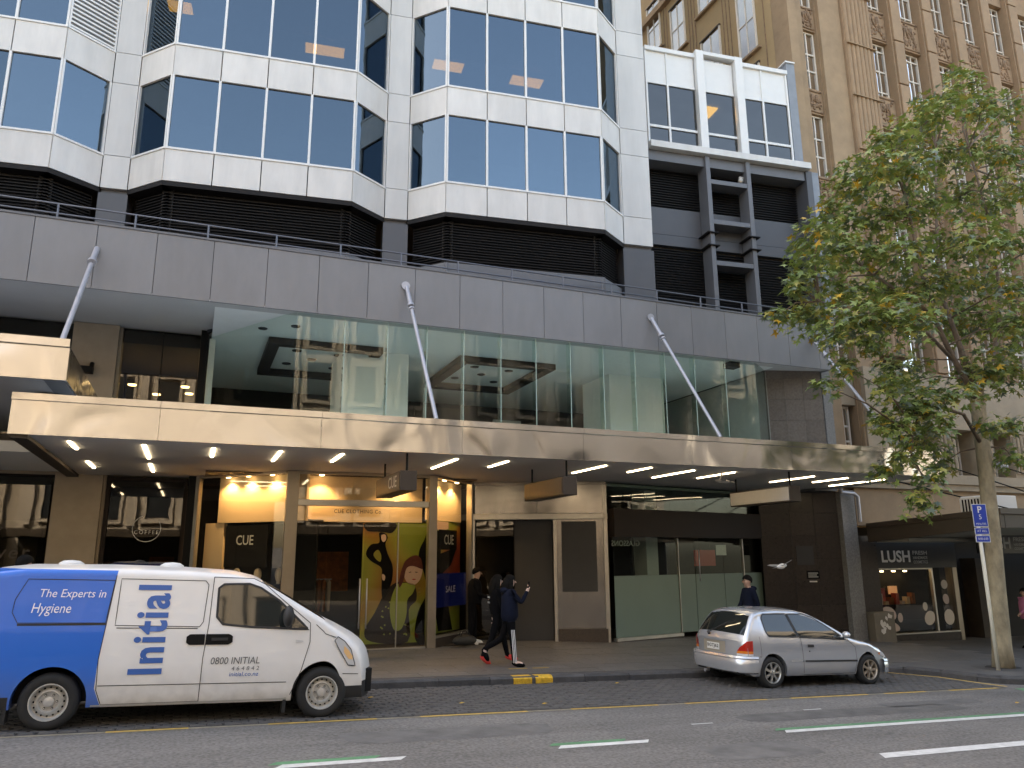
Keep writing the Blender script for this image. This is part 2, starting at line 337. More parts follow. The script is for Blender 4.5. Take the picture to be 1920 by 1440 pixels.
def text(name, txt, size, mat, parent, fr, s, n, z, align='CENTER', bold=0., spacing=1., shear=0., mirror=False, vert=False, local=False, up=None, height=None, width=None):
    "flat lettering on the plane n of frame fr, facing -n"
    me = text_mesh(txt, size, align, bold, spacing, shear)
    xs = [v.co.x for v in me.vertices]; k = width/(max(xs)-min(xs)) if width else 1
    ys = [v.co.y for v in me.vertices]; kh = height/(max(ys)-min(ys)) if height else 1
    for v in me.vertices:
        a, b = v.co.x*k*(-1 if mirror else 1), v.co.y*kh
        if vert: a, b = -b, a
        v.co = fr(s+a, n, z+b)
    me.materials.clear(); me.materials.append(MATS[mat]); me.name = name
    return link(name, me, parent, local)
# ground levels: the street falls to the right, the pavement rises gently to the shopfronts
SL = -.033
WXS = [-60, -6, 5, 10, 13, 20, 40, 80]; WZS = [.5, .12, .02, -.07, -.13, -.5, -1.16, -2.4]
def interp(x, xs, ys):
    if x <= xs[0]: return ys[0]
    for i in range(len(xs)-1):
        if x <= xs[i+1]: return ys[i]+(ys[i+1]-ys[i])*(x-xs[i])/(xs[i+1]-xs[i])
    return ys[-1]
def gz(x, y=0): return SL*x
def pz(x, y):
    zk = SL*x+.13; t = min(1, max(0, (y-13.34)/4.66)); return zk+(interp(x, WXS, WZS)-zk)*t
def struct(o, kind='structure'): o['kind'] = kind; return o
# ================================================================== GROUND
g = MB()
xs = list(range(-120, 181, 10)); ys = [-60, -30, -12, -6, 0, 4, 8, 10, 12, 14, 20, 40, 80]
for y in ys:
    for x in xs: g.v.append((x, y, gz(x)))
nx = len(xs)
for j in range(len(ys)-1):
    for i in range(nx-1): g.f.append((j*nx+i, j*nx+i+1, (j+1)*nx+i+1, (j+1)*nx+i)); g.m.append(0)
road = struct(g.build('road', 'asphalt'))
def strip(name, mat, x0, x1, y0, y1, parent=road, dz=.005, skew=0.):
    n = max(2, int((x1-x0)/1.5)+1); b = MB()
    for i in range(n):
        x = x0+(x1-x0)*i/(n-1); b.v += [(x-skew, y0, gz(x-skew)+dz), (x, y1, gz(x)+dz)]
    for i in range(n-1): b.f.append((2*i, 2*i+2, 2*i+3, 2*i+1)); b.m.append(0)
    return b.build(name, mat, parent)
for x0, x1 in ((1.05, 2.35), (4.2, 5.4), (7.5, 40), (-2.1, -.8)):
    strip('white_line', 'white_paint', x0, x1, 8.60, 8.74, skew=.1); strip('green_line', 'green_paint', x0-.05, x1-.25, 8.745, 8.86, skew=.1)
strip('white_line', 'white_paint', 7.65, 40, 7.14, 7.34, skew=.12)
strip('yellow_line', 'worn_yellow', -4, 14.6, 10.825, 10.895, dz=.0045)
for x0, x1 in ((-.75, .16), (1.1, 2.5), (3.1, 4.7), (5.4, 6.9), (7.4, 9.0), (9.5, 11.2), (11.6, 12.6), (13.2, 14.5)):
    strip('yellow_line', 'yellow_paint', x0, x1, 10.82, 10.90, dz=.006)
strip('green_patch', 'green_paint', 14.75, 40, 9.9, 10.72, skew=.3)
b = MB(); dgl = [(13.95, 13.12), (14.55, 12.2), (14.62, 11.4), (14.7, 10.83)]
for i in range(3):
    (xa, ya), (xb, yb) = dgl[i], dgl[i+1]
    b.add([(xa-.05, ya, gz(xa)+.03), (xa+.04, ya, gz(xa)+.03), (xb+.04, yb, gz(xb)+.03), (xb-.05, yb, gz(xb)+.03)], [(0, 3, 2, 1)])
b.build('yellow_line', 'yellow_paint', road)
for x, y, a in ((6.5, 9.4, 1.2), (8.9, 9.9, .2)):          # scuffed paint and repaired patches
    strip('worn_mark', 'yellow_paint' if x < 6 else 'white_paint', x, x+.35, y, y+.035, dz=.004)
for cx_, cy_, w_, h_ in ((3.2, 9.75, 1.5, .35), (9.6, 9.55, 2.4, .3), (6.4, 7.9, .8, .4), (11.6, 9.9, 1.2, .22)):       # repaired trenches
    pts = []
    for i in range(14):
        t_ = 2*math.pi*i/14; pts.append((cx_+w_*max(-.9, min(.9, 1.25*math.cos(t_)))+random.uniform(-.04, .04), cy_+h_*max(-.9, min(.9, 1.25*math.sin(t_)))+random.uniform(-.03, .03)))
    MB().add([(x, y, gz(x)+.0025) for x, y in pts], [tuple(range(14))]).build('asphalt_patch', 'asphalt_dark', road)
mh = MB(); MHX, MHY = 12.4, 7.9
mh.add([(MHX+.33*math.cos(2*math.pi*i/28), MHY+.33*math.sin(2*math.pi*i/28), gz(MHX+.33*math.cos(2*math.pi*i/28))+.004) for i in range(28)], [tuple(range(28))]).build('service_cover', 'granite_grey', road)
# stone-set parking bay
bay = struct(strip('parking_bay', 'sett_joint', -9, 14.45, 10.93, 13.36, parent=None, dz=.003))
b = MB(); row = 0; y = 10.95
while y < 13.3:
    x = -7+(.1 if row % 2 else 0)
    while x < 14.4:
        if not (x > 13.6 and y > 13.34-(x-13.6)*.35-.12):
            L = .19+random.uniform(-.02, .02); q = .012; h = .016+random.uniform(-.006, .006); z = gz(x)
            vs = [(x, y, z), (x+L, y, gz(x+L)), (x+L, y+.1, gz(x+L)), (x, y+.1, z), (x+q, y+q, z+h), (x+L-q, y+q, gz(x+L)+h), (x+L-q, y+.1-q, gz(x+L)+h), (x+q, y+.1-q, z+h)]
            b.add(vs, [(4, 5, 6, 7), (0, 1, 5, 4), (1, 2, 6, 5), (2, 3, 7, 6), (3, 0, 4, 7)])
        x += .205
    y += .112; row += 1
tag(b.build('stone_sett', 'sett', bay), kind='stuff')
# pavement sheet, slabs, kerb
KX = [-60, 13.5, 13.95, 14.45, 14.75, 14.92, 15.15, 15.6, 17, 80]; KY = [13.34, 13.34, 13.26, 12.95, 12.3, 11.6, 11.25, 11.03, 10.95, 10.95]
def ky(x): return interp(x, KX, KY)
g = MB(); xs = [-40, -20, -8]+[i*.5 for i in range(-12, 44)]+[14.6, 14.85, 15.0, 15.3]+[24, 30, 40, 60]; xs = sorted(set(xs)); tt = [0, .12, .25, .4, .6, .8, 1]
for x in xs:
    a = ky(x)+.28
    for t in tt: y = a+(26-a)*t; g.v.append((x, y, pz(x, y)-.004))
k = len(tt)
for i in range(len(xs)-1):
    for j in range(k-1): g.f.append((i*k+j, (i+1)*k+j, (i+1)*k+j+1, i*k+j+1)); g.m.append(0)
pave = struct(g.build('pavement', 'paving_base'))
sm = MB().box(-.446, .446, -.221, .221, -.03, .0)
sme = sm.mesh('paving_slab', 'paving')
for r in range(11):
    for c in range(20):
        x = 1.7+c*.9+(.45 if r % 2 else 0); y = 13.66+.225+r*.45
        if y < ky(x)+.3: continue
        o = link('paving_slab', sme, pave, True); dx = (pz(x+.1, y)-pz(x-.1, y))/.2; dy = (pz(x, y+.1)-pz(x, y-.1))/.2
        o.location = (x, y, pz(x, y)+.004+random.uniform(-.0015, .0015)); o.rotation_euler = (math.atan(dy), -math.atan(dx), 0)
kerb = tag(bpy.data.objects.new('kerb', None), kind='structure'); COL.objects.link(kerb)
kp = []; x = -9
pl = [(-9, 13.34), (13.5, 13.34), (13.95, 13.26), (14.45, 12.95), (14.75, 12.3), (14.92, 11.6), (15.15, 11.25), (15.6, 11.03), (17, 10.95), (26, 10.95)]
for i in range(len(pl)-1):
    f, L = seg(pl[i], pl[i+1]); n = max(1, round(L/.95))
    for j in range(n):
        s0, s1 = L*j/n+.004, L*(j+1)/n-.004; rr = random.uniform(-.012, .012); b = MB(); vs = []
        for s_, n_, top in ((s0, rr, 0), (s1, rr, 0), (s1, .29, 0), (s0, .29, 0), (s0, rr, 1), (s1, rr, 1), (s1, .29, 1), (s0, .29, 1), (s0, rr+.035, 2), (s1, rr+.035, 2)):
            p = f(s_, n_, 0); p.z = gz(p.x)-.06 if top == 0 else SL*p.x+.13-(.035 if top == 1 and n_ < .1 else 0)+.004; vs.append(p)
        b.add(vs, [(0, 1, 5, 4), (4, 5, 9, 8), (8, 9, 6, 7), (1, 2, 6, 9, 5), (2, 3, 7, 6), (3, 0, 4, 8, 7)])
        b.build('kerb_stone', 'kerb_stone', kerb)
for x0, x1 in ((5.5, 5.86), (5.93, 6.27)):                                   # painted loading marks on the kerb and pavement
    b = MB(); vs = [(x0, 13.325, gz(x0)+.01), (x1, 13.325, gz(x1)+.01), (x1, 13.325, gz(x1)+.097), (x0, 13.325, gz(x0)+.097), (x1, 13.38, gz(x1)+.14), (x0, 13.38, gz(x0)+.14), (x1, 13.5, gz(x1)+.14), (x0, 13.5, gz(x0)+.14)]
    b.add(vs, [(0, 1, 2, 3), (3, 2, 4, 5), (5, 4, 6, 7)]).build('kerb_paint', 'kerb_yellow', kerb)
for x0, x1 in ((5.78, 6.16), (6.27, 6.62)):
    vs = [(x, y, pz(x, y)+.009) for x, y in ((x0, 14.2), (x1, 14.2), (x1, 14.28), (x0, 14.28))]
    MB().add(vs, [(0, 1, 2, 3)]).build('yellow_tile', 'yellow_paint', pave)
# ================================================================== ACROSS THE STREET (seen in the glass and the polished steel)
def opposite(x0, x1, h, mat, lab, y=-9.0, pitch=3.1):
    t = thing('street_building', ((x0+x1)/2, y, gz(x0)), lab, 'building')
    B('wall', mat, t, x0, x1, y-10, y, gz(x1)-1.2, h)
    B('cornice', mat, t, x0+.003, x1-.003, y-.2, y+.55, h-1.6, h-1.0); B('shop_awning', 'awning_brown', t, x0+.2, x1-.2, y+.02, y+3.0, 3.3, 3.7)
    B('dark_shopfront', 'interior_dark', t, x0+.3, x1-.3, y+.02, y+.08, gz(x1)-.5, 3.28)  # dark band puts the shade of the shopfronts into the ground floor colour
    wmsh = MB().box(-.62, .62, .004, .05, -1., 1.).mesh('window', 'opp_glass'); fmsh = MB().box(-.8, -.62, .0, .16, -1.1, 1.12).box(.62, .8, .0, .16, -1.1, 1.12).box(-.8, .8, .0, .2, 1.12, 1.3).box(-.8, .8, .0, .22, -1.28, -1.1).mesh('window_frame', mat)
    nw = int((x1-x0-1)/2.6); off = (x1-x0-nw*2.6)/2+1.3
    z = 5.4
    while z < h-2.6:
        for i in range(nw):
            o = link('window', wmsh, t, True); o.location = (x0+off+i*2.6-(x0+x1)/2, 0, z-gz(x0)); f = link('window_frame', fmsh, o, True)
        z += pitch
    for i in range(nw+1):
        B('pier', mat, t, x0+off-1.5+i*2.6, x0+off-1.1+i*2.6, y+.002, y+.3, 4.0, h-1.7)
lb = thing('reflection_block', (-24, 22, 0), 'unseen tan block added at far left to darken the shop window reflections', 'building')  # out-of-view block added to keep bright sky out of the splayed window
B('wall', 'opp_tan', lb, -44, -9.2, 17.2, 30, -.5, 15); B('dark_shopfront', 'opp_glass', lb, -43, -10, 17.1, 17.19, .3, 3.4)
opposite(-34, -9, 14.5, 'opp_tan', 'tan masonry building across the street at far left of the reflections')
opposite(-9, 13, 19, 'opp_cream', 'cream masonry building across the street facing the glass shopfronts')
opposite(13, 58, 17.5, 'opp_pale', 'pale building across the street facing the stone block')
# ================================================================== OFFICE TOWER
FT = FR((11.53, 17.3), -7)
tower = thing('office_tower', FT(-7, 0, 0), 'white panelled office tower with blue mirrored bay windows above the grey fascia', 'office tower')
SP = [(10.61, 11.46), (13.38, 14.24), (16.65, 17.5), (19.9, 20.75)]; WN = [(11.46, 13.38), (14.24, 16.65), (17.5, 19.9), (20.75, 23.2)]
PIL = [(-.9, 0), (-7.6, -7.0), (-14.27, -13.67), (-20.94, -20.34)]
def slats(b, f, s0, s1, n0, z0, z1, pitch, d=.09, th=.02):
    z = z0
    while z < z1-.02: b.prism([(s0, z), (s1, z), (s1, z+th), (s0, z+th)], f, n0, n0+d); z += pitch
    return b
for bi, sb in enumerate((-.9, -7.6, -14.27)):
    sa = sb-6.07-(.0 if bi else .03)
    pts = [FT(sa, 0, 0), FT(sa+.87, -.75, 0), FT(sb-.87, -.75, 0), FT(sb, 0, 0)]
    for gi, cnt in ((0, 1), (1, 4), (2, 1)):
        f, L = seg(pts[gi], pts[gi+1])
        for lv in range(4):
            z0, z1 = SP[lv]
            for c in range(cnt):
                a, e = L*c/cnt, L*(c+1)/cnt
                B('panel', 'white_panel', tower, a+.012, e-.012, 0, .06, z0+.01, z1-.04, f)
            B('sill', 'white_frame', tower, .004, L-.004, -.025, .07, z1-.036, z1+.012, f)
            z0, z1 = WN[lv]
            louv = bi == 2 and gi == 2 and lv == 1
            for c in range(cnt):
                a, e = L*c/cnt, L*(c+1)/cnt
                if louv: slats(MB(), f, a+.05, e-.05, .0, z0+.05, z1, .115, .07, .05).build('louvre', 'white_frame', tower); B('louvre_back', 'louvre_back', tower, a+.04, e-.04, .1, .12, z0+.02, z1, f)
                else: B('pane', 'glass_tower', tower, a+.03, e-.03, .05, .065, z0+.014, z1-.002, f)
            for c in range(cnt+1):
                x = L*c/cnt; hw = .028 if 0 < c < cnt else .05
                B('mullion', 'white_frame', tower, max(0.006, x-hw), min(L-.006, x+hw), .0 if 0 < c < cnt else -.006, .1, z0+.013, z1+.008, f)
            B('ceiling', 'interior_dark', tower, .1, L-.1, .3, 2.2, z1+.03, z1+.1, f)
        B('drip_edge', 'louvre_dark', tower, -.01, L+.01, .01, .4, 10.5, 10.605, f)
        f2, L2 = f, L
        b = MB(); slats(b, f, .03, L-.03, .22, 9.35, 10.47, .075, .08, .018); b.build('louvre', 'louvre_dark', tower)
        B('louvre_back', 'louvre_back', tower, -.02, L+.02, .33, .36, 9.2, 10.5, f)
        B('plinth', 'steel_grey', tower, .0, L, .12, .5, 8.4, 9.3, f)
for s0, s1 in PIL:
    zz = [10.61, 11.46, 13.4, 14.24, 16.67, 17.5, 19.9, 20.75, 23.2]
    for i in range(len(zz)-1): B('pilaster_panel', 'pilaster_white', tower, s0+.012, s1-.012, -.01, .1, zz[i]+.008, zz[i+1]-.008, FT)
    B('pilaster_core', 'dark_grey', tower, s0+.02, s1-.02, .1, .5, 8.4, 23.2, FT)
    B('lower_pier', 'dark_grey', tower, s0-.02, s1+.02, .02, .6, 8.4, 10.5, FT)
B('core', 'interior_dark', tower, -21, -.06, 2.4, 22, 8.4, 44.5, FT); B('core', 'interior_dark', tower, -34, -21.01, 2.4, 14, 8.4, 23.2, FT); B('side_wall', 'pilaster_white', tower, -.05, 0, .11, 22, 10.62, 44.5, FT)  # unseen heights shaped for the sun: tall core blocks it, low wing passes it
B('upper_storeys', 'white_panel', tower, -21, -.06, -.5, 2.39, 23.3, 44.5, FT); B('parapet', 'pilaster_white', tower, -34, -21.01, -.5, 13.9, 23.3, 24.2, FT)  # out-of-view storeys added as a mass that keeps the sun off
B('wing', 'white_panel', tower, -34, -21, -.6, 2.3, 10.6, 23.2, FT); B('wing_base', 'dark_grey', tower, -34, -21, -.3, 2.3, 8.4, 10.59, FT)
# lit ceiling panels glimpsed inside
for s, n, z, wd in ((-9.3, 1.75, 16.45, 1.1), (-5.7, 1.55, 16.45, .9), (-3.2, 1.7, 16.45, 1.0), (-13.1, .9, 16.45, .6)):
    B('ceiling_light', 'ceiling_glow', tower, s-wd/2, s+wd/2, n-.22, n+.22, z, z+.03, FT)
# ================================================================== ANNEX
FA = FR((17.6, 17.55), -7)
annex = thing('annex_block', FA(-2.6, 0, 0), 'narrow annex with white framed ribbon windows above dark louvres and steel ladder frame', 'building')
cols = [(-5.46, -4.71), (-4.71, -3.71), (-3.44, -2.29), (-2.01, -1.25), (-1.25, -.3)]
for a, e in cols:
    B('infill_panel', 'white_frame', annex, a+.03, e-.03, .03, .07, 16.72, 17.82, FA)
    B('pane', 'glass_annex', annex, a+.03, e-.03, .04, .055, 15.2, 16.66, FA); B('pane', 'glass_annex', annex, a+.03, e-.03, .04, .055, 14.64, 15.12, FA)
    B('transom', 'white_frame', annex, a+.031, e-.031, .0, .09, 16.66, 16.72, FA); B('transom', 'white_frame', annex, a+.031, e-.031, .0, .09, 15.12, 15.2, FA); B('transom', 'white_frame', annex, a+.031, e-.031, .0, .09, 14.56, 14.64, FA)
for x in (-5.44, -4.71, -1.25, -.3): B('mullion', 'white_frame', annex, x-.03, x+.03, -.01, .1, 14.56, 17.82, FA)
for x0, x1 in ((-3.71, -3.44), (-2.29, -2.01)): B('post', 'white_frame', annex, x0, x1, -.14, .12, 14.57, 18.06, FA, bevel=.012)
B('post_head', 'white_frame', annex, -3.439, -2.291, -.13, .12, 17.93, 18.05, FA)
for a, e in ((-5.47, -3.712), (-2.008, -.25)): B('coping', 'white_frame', annex, a, e, -.05, .25, 17.82, 17.96, FA)
B('sill_band', 'white_panel', annex, -5.47, .24, -.16, .3, 14.35, 14.56, FA)
B('end_wall', 'brick_bluegrey', annex, -.22, .1, .02, 5, 14.57, 18.3, FA); B('wall_cap', 'white_frame', annex, -.27, .11, -.02, 5, 18.305, 18.36, FA)
B('roof', 'dark_grey', annex, -5.5, -.26, .26, 6, 17.75, 17.84, FA)
B('interior_back', 'interior_brown', annex, -5.4, -.3, 3, 3.1, 14.4, 17.7, FA); B('interior_ceiling', 'interior_grey', annex, -5.4, -.3, .12, 2.99, 16.8, 16.9, FA)
B('ceiling_light', 'ceiling_glow', annex, -2.85, -2.4, .9, 1.5, 16.74, 16.79, FA)
B('head_beam', 'steel_grey', annex, -5.6, .1, .05, .7, 14.0, 14.34, FA)
for z0, z1 in ((12.66, 13.99), (8.9, 11.38)):
    for s0, s1 in ((-5.6, -3.5), (-3.5, -2.05), (-2.05, .12)):
        slats(MB(), FA, s0+.02, s1-.02, .55, z0, z1, .085, .08, .02).build('louvre', 'louvre_dark', annex)
    B('louvre_back', 'louvre_back', annex, -5.6, .12, .68, .72, z0, z1, FA)
B('spandrel', 'dark_grey', annex, -5.6, .12, .5, .7, 11.76, 12.65, FA); B('spandrel', 'dark_grey', annex, -5.6, .12, .49, .7, 11.4, 11.745, FA)
B('base_wall', 'dark_grey', annex, -5.6, .12, .5, .72, 8.4, 8.89, FA)
for x0, x1 in ((-3.57, -3.42), (-2.13, -1.98)):
    B('steel_column', 'steel_grey', annex, x0, x1, -.05, .48, 8.5, 14.34, FA, bevel=.01)
    for z in (11.72, 11.3): B('bracket', 'louvre_dark', annex, x0-.12, x1+.12, -.12, .47, z, z+.03, FA)
for z0 in (13.4, 12.05, 10.69): B('steel_beam', 'steel_grey', annex, -3.415, -2.135, -.04, .44, z0, z0+.15, FA, bevel=.008)
B('return_wall', 'dark_grey', annex, .13, .35, .0, 3, 8.4, 14.34, FA); B('brick_edge', 'brick_bluegrey', annex, .36, .62, .03, 3, 8.4, 14.34, FA)
c = thing('security_camera', FA(-2.2, .2, 13.78), 'small dome security camera hung in the steel ladder frame of the annex', 'camera')
b = MB(); b.ball(FA(-2.25, .12, 13.72), .09).box(-2.3, -2.14, .1, .16, 13.78, 13.86, FA); b.build('dome', 'sign_face', c, smooth=True)
# ================================================================== PODIUM: grey fascia, soffit, railing, first-floor glazing
pod = thing('podium_building', (5, 18, 0), 'shop podium with grey panel fascia and glazed first floor behind the steel canopy', 'building')
x = -3.33-1.105*5
while x < 16.6:
    e = min(x+1.105, 16.95); B('fascia_panel', 'fascia_grey', pod, x+.006, e-.006, 16.55, 16.6, 7.31, 8.66); x += 1.105
B('fascia_cap', 'steel_grey', pod, -9, 16.96, 16.53, 16.9, 8.665, 8.71); B('fascia_core', 'louvre_dark', pod, -9, 16.93, 16.605, 16.88, 7.36, 8.66)
B('fascia_return', 'fascia_grey', pod, 16.935, 16.96, 16.61, 20, 7.31, 8.66)
MB().add([(-9, 16.6, 7.33), (16.93, 16.6, 7.33), (16.93, 20.6, 7.66), (-9, 20.6, 7.66), (-9, 16.6, 7.36), (16.93, 16.6, 7.36), (16.93, 20.6, 7.69), (-9, 20.6, 7.69)], [(0, 3, 2, 1), (4, 5, 6, 7), (0, 1, 5, 4), (2, 3, 7, 6), (1, 2, 6, 5), (3, 0, 4, 7)]).build('soffit', 'soffit_grey', pod)
B('deck', 'dark_grey', pod, -9, 17.2, 16.9, 24, 8.3, 8.42); B('vent_box', 'louvre_dark', pod, 13.6, 13.95, 16.9, 17.2, 7.2, 7.35)
rl = thing('balcony_railing', (5, 16.75, 8.71), 'low two-bar metal railing along the top of the grey fascia', 'railing')
k = 0; x = -8.68
while x < 16.6: MB().tube([(x, 16.75, 8.71), (x, 16.75, 9.08)], .022, 8).build('post', 'rail_metal', rl); x += 1.42
for z in (9.08, 8.87): MB().tube([(-9, 16.75, z), (16.8, 16.75, z)], .02, 8).build('rail', 'rail_metal', rl, smooth=True)
# first-floor glass
gx = [1.8, 2.85, 3.83, 4.76, 5.67, 6.62, 7.55, 8.5, 9.44, 10.38, 11.3, 12.25, 13.26, 14.3]
for i in range(len(gx)-1):
    B('pane', 'glass_green', pod, gx[i]+.008, gx[i+1]-.008, 16.70, 16.715, 4.25, 7.32)
    if i: B('glass_joint', 'glass_edge', pod, gx[i]-.0075, gx[i]+.0075, 16.698, 16.716, 4.25, 7.32)
    if i: B('glass_fin', 'glass_clear', pod, gx[i]-.006, gx[i]+.006, 16.72, 16.92, 4.25, 7.32)
for p, q in (((0.0, 19.75), (1.79, 16.71)), ((14.31, 16.71), (15.4, 17.55))):
    f, L = seg(p, q); n = 2 if L > 2 else 1
    for i in range(n): B('pane', 'glass_green', pod, L*i/n+.01, L*(i+1)/n-.01, 0, .015, 4.25, 7.6, f)
    B('head_trim', 'louvre_dark', pod, 0, L, -.02, .04, 7.42 if L < 2 else 7.5, 7.5 if L < 2 else 7.62, f)
B('floor_slab', 'interior_white', pod, -9, 17, 16.75, 27, 4.02, 4.22); B('ceiling', 'interior_white', pod, .1, 15.3, 16.8, 27, 7.37, 7.42)
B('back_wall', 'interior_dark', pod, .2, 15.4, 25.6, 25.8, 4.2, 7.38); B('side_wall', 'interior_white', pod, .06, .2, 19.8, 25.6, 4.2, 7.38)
B('side_wall', 'interior_grey', pod, 15.42, 15.55, 17.6, 25.6, 4.2, 7.38)
B('column', 'interior_white', pod, 3.3, 5.06, 19.5, 21.2, 4.23, 7.37); B('column', 'interior_white', pod, 11.2, 13.1, 19.5, 21.2, 4.23, 7.37)
B('partition', 'interior_brown', pod, 6.6, 8.3, 24.5, 24.6, 4.23, 7.0); B('partition', 'interior_grey', pod, 9.2, 10.2, 23.9, 24.0, 4.23, 6.6)
for xx in (1.4, 6.35):
    b = MB(); y0, y1, x0, x1 = 19.0, 22.6, xx, xx+2.85
    for a in ((x0, x0+.28, y0, y1), (x1-.28, x1, y0, y1), (x0+.281, x1-.281, y0, y0+.28), (x0+.281, x1-.281, y1-.28, y1)): b.box(*a, 7.2, 7.36)
    b.build('ceiling_track', 'dark_brown_panel', pod)
    for dx, dy in ((.8, 1.1), (1.9, 1.2), (1.3, 1.9), (.7, 2.6), (2.0, 2.7)): MB().lathe([(.001, 0), (.12, 0), (.13, .02)], Matrix.Translation((x0+dx, y0+dy, 7.345)), 14).build('downlight', 'black', pod)
for px_, py_ in ((.9, 17.75), (1.6, 17.3)): MB().lathe([(.001, 0), (.1, 0), (.11, .02)], Matrix.Translation((px_+.3, py_+.6, 7.345)), 14).build('downlight', 'black', pod)
B('rear_sun_block', 'interior_dark', pod, -9, 17.6, 27.1, 46, -1, 18); B('rear_sun_stop', 'interior_dark', pod, 15.56, 17.7, 21, 27, -1, 8.3)  # unseen masses added behind the rooms to stop sunlight leaking in
# left part: beige piers and dark glazing on two floors
for x0, x1 in ((-2.98, -2.0), (-8.6, -7.4)): B('stone_pier', 'beige_stone', pod, x0, x1, 20.25, 21, -.1, 7.62)
B('pier_return', 'beige_stone', pod, -1.995, -1.93, 20.4, 21, -.1, 7.62)
B('black_post', 'black', pod, -.14, .04, 19.8, 20.1, -.1, 7.58)
for x0, x1 in ((-1.9, -1.02), (-1.0, -.16)): B('pane', 'glass_dark', pod, x0, x1, 20.45, 20.465, 4.25, 7.6)
B('mullion', 'black', pod, -1.02, -1.0, 20.43, 20.49, 4.25, 7.6)
for x0, x1 in ((-7.38, -5.2), (-5.18, -3.0)): B('pane', 'glass_dark', pod, x0, x1, 20.45, 20.465, 4.25, 7.6)
B('back_wall', 'interior_brown', pod, -9, .1, 24, 24.2, -.1, 7.6); B('ceiling', 'interior_brown', pod, -9, 0, 20.6, 24, 7.3, 7.6)
for px_, py_ in ((-1.75, 22.2), (-.45, 22.0), (-.35, 22.9), (-1.2, 23.3)): MB().lathe([(.001, 0), (.1, 0), (.11, .03)], Matrix.Translation((px_, py_, 6.55)), 14).build('pendant_light', 'down_light', pod)
B('transfer_wall', 'interior_brown', pod, .1, 15.5, 21.5, 21.7, -.3, 4.0)
# ================================================================== STEEL CANOPIES
can = thing('steel_canopy', (7.4, 16.5, 3.95), 'long polished steel street canopy with strip lights in its grey soffit', 'canopy')
seams = [-2.77, -.63, 2.03, 4.7, 7.33, 10.0, 12.77, 15.5, 17.6]
for i in range(len(seams)-1):
    B('fascia_sheet', 'steel_fascia', can, seams[i]+.003, seams[i+1]-.003, 13.9, 13.93, 3.955, 4.497); B('lip_sheet', 'steel_fascia', can, seams[i]+.003, seams[i+1]-.003, 13.85, 13.9, 4.5, 4.61)
B('soffit', 'soffit_grey', can, -2.74, 17.56, 13.94, 20.2, 3.965, 4.0); B('roof_sheet', 'roof_pale', can, -2.74, 17.56, 13.935, 16.68, 4.3, 4.34)
B('end_sheet', 'steel_fascia', can, 17.57, 17.6, 13.94, 17.7, 3.96, 4.5); B('end_sheet', 'steel_fascia', can, -2.77, -2.745, 13.94, 20.2, 3.96, 4.5)
B('edge_beam', 'interior_brown', can, -2.74, -2.5, 13.95, 20.2, 3.9, 3.963)
for i, (x, y0, y1) in enumerate([(-2.0, 14.55, 15.5), (-.87, 14.58, 16.5), (.26, 14.6, 15.85), (1.42, 14.6, 16.15), (2.55, 14.6, 15.85), (4.83, 14.6, 16.35), (5.93, 14.6, 15.7), (8.23, 14.6, 16.2), (9.38, 14.6, 15.6), (10.63, 14.75, 16.5), (11.8, 14.78, 16.25), (14.33, 14.9, 16.5), (15.48, 14.95, 16.15), (16.75, 14.95, 16.85), (-2.03, 17.4, 18.6), (-.89, 17.45, 19.0)]):
    o = B('strip_light', 'tube_light', can, x-.026, x+.026, y0, y1, 3.945, 3.963); o['label'] = 'lit fluorescent strip recessed in the soffit'
for x in (4.2, 10.85, 16.35):
    b = MB(); p, q = Vector((x, 16.54, 8.18)), Vector((x, 13.98, 4.62)); d = (q-p)
    b.tube([p, p+d*.16], .052, 12); b.tube([p+d*.16, p+d*.175], .085, 12); b.tube([p+d*.19, p+d*.2], .07, 12); b.tube([p+d*.2, q], .042, 12); b.build('strut', 'galv', can, angle=40)
    MB().tube([(x-.03, 16.54, 8.2), (x-.03, 16.5, 8.2)], .1, 16).build('strut_plate', 'galv', can, angle=40)
can2 = thing('steel_canopy', (-6, 16.5, 4.86), 'shorter raised polished steel canopy at the left edge above the long one', 'canopy')
for i in range(4):
    a, e = -12+i*2.485, -12+(i+1)*2.485
    B('fascia_sheet', 'steel_fascia', can2, a+.003, e-.003, 13.9, 13.93, 4.86, 5.405); B('lip_sheet', 'steel_fascia', can2, a+.003, e-.003, 13.85, 13.9, 5.41, 5.54)
B('end_sheet', 'steel_fascia', can2, -2.09, -2.062, 13.935, 20.2, 4.87, 5.42); B('soffit', 'soffit_grey', can2, -12, -2.4, 13.94, 20.2, 4.87, 4.9); B('edge_beam', 'fascia_grey', can2, -2.395, -2.095, 13.94, 20.2, 4.863, 4.895)
b = MB(); p, q = Vector((-2.2, 16.54, 8.15)), Vector((-2.2, 13.95, 5.5)); d = q-p
b.tube([p, p+d*.16], .055, 12); b.tube([p+d*.16, p+d*.18], .085, 12); b.tube([p+d*.2, q], .045, 12); b.build('strut', 'galv', can2, angle=40)
MB().tube([(-2.5, 15.2, 4.86), (-2.5, 15.2, 4.6)], .05, 10).tube([(-2.5, 15.2, 4.84), (-2.5, 15.2, 4.8)], .17, 12).build('vent', 'black', can2, angle=40)
lamp = thing('wall_lamp', (-2.4, 20.2, 6.6), 'small black floodlight bracketed on the beige pier', 'lamp')
MB().box(-2.75, -2.45, 20.0, 20.22, 6.35, 6.5).tube([(-2.5, 20.1, 6.42), (-2.5, 20.25, 6.62)], .05, 8).build('lamp_head', 'black', lamp)
P('poster_yellow', (.28, .26, .04), .5)
P('hair_auburn', (.1, .018, .012), .5, var=.3, vscale=10)
# ================================================================== SHOPFRONTS UNDER THE CANOPY
ZS = 3.955
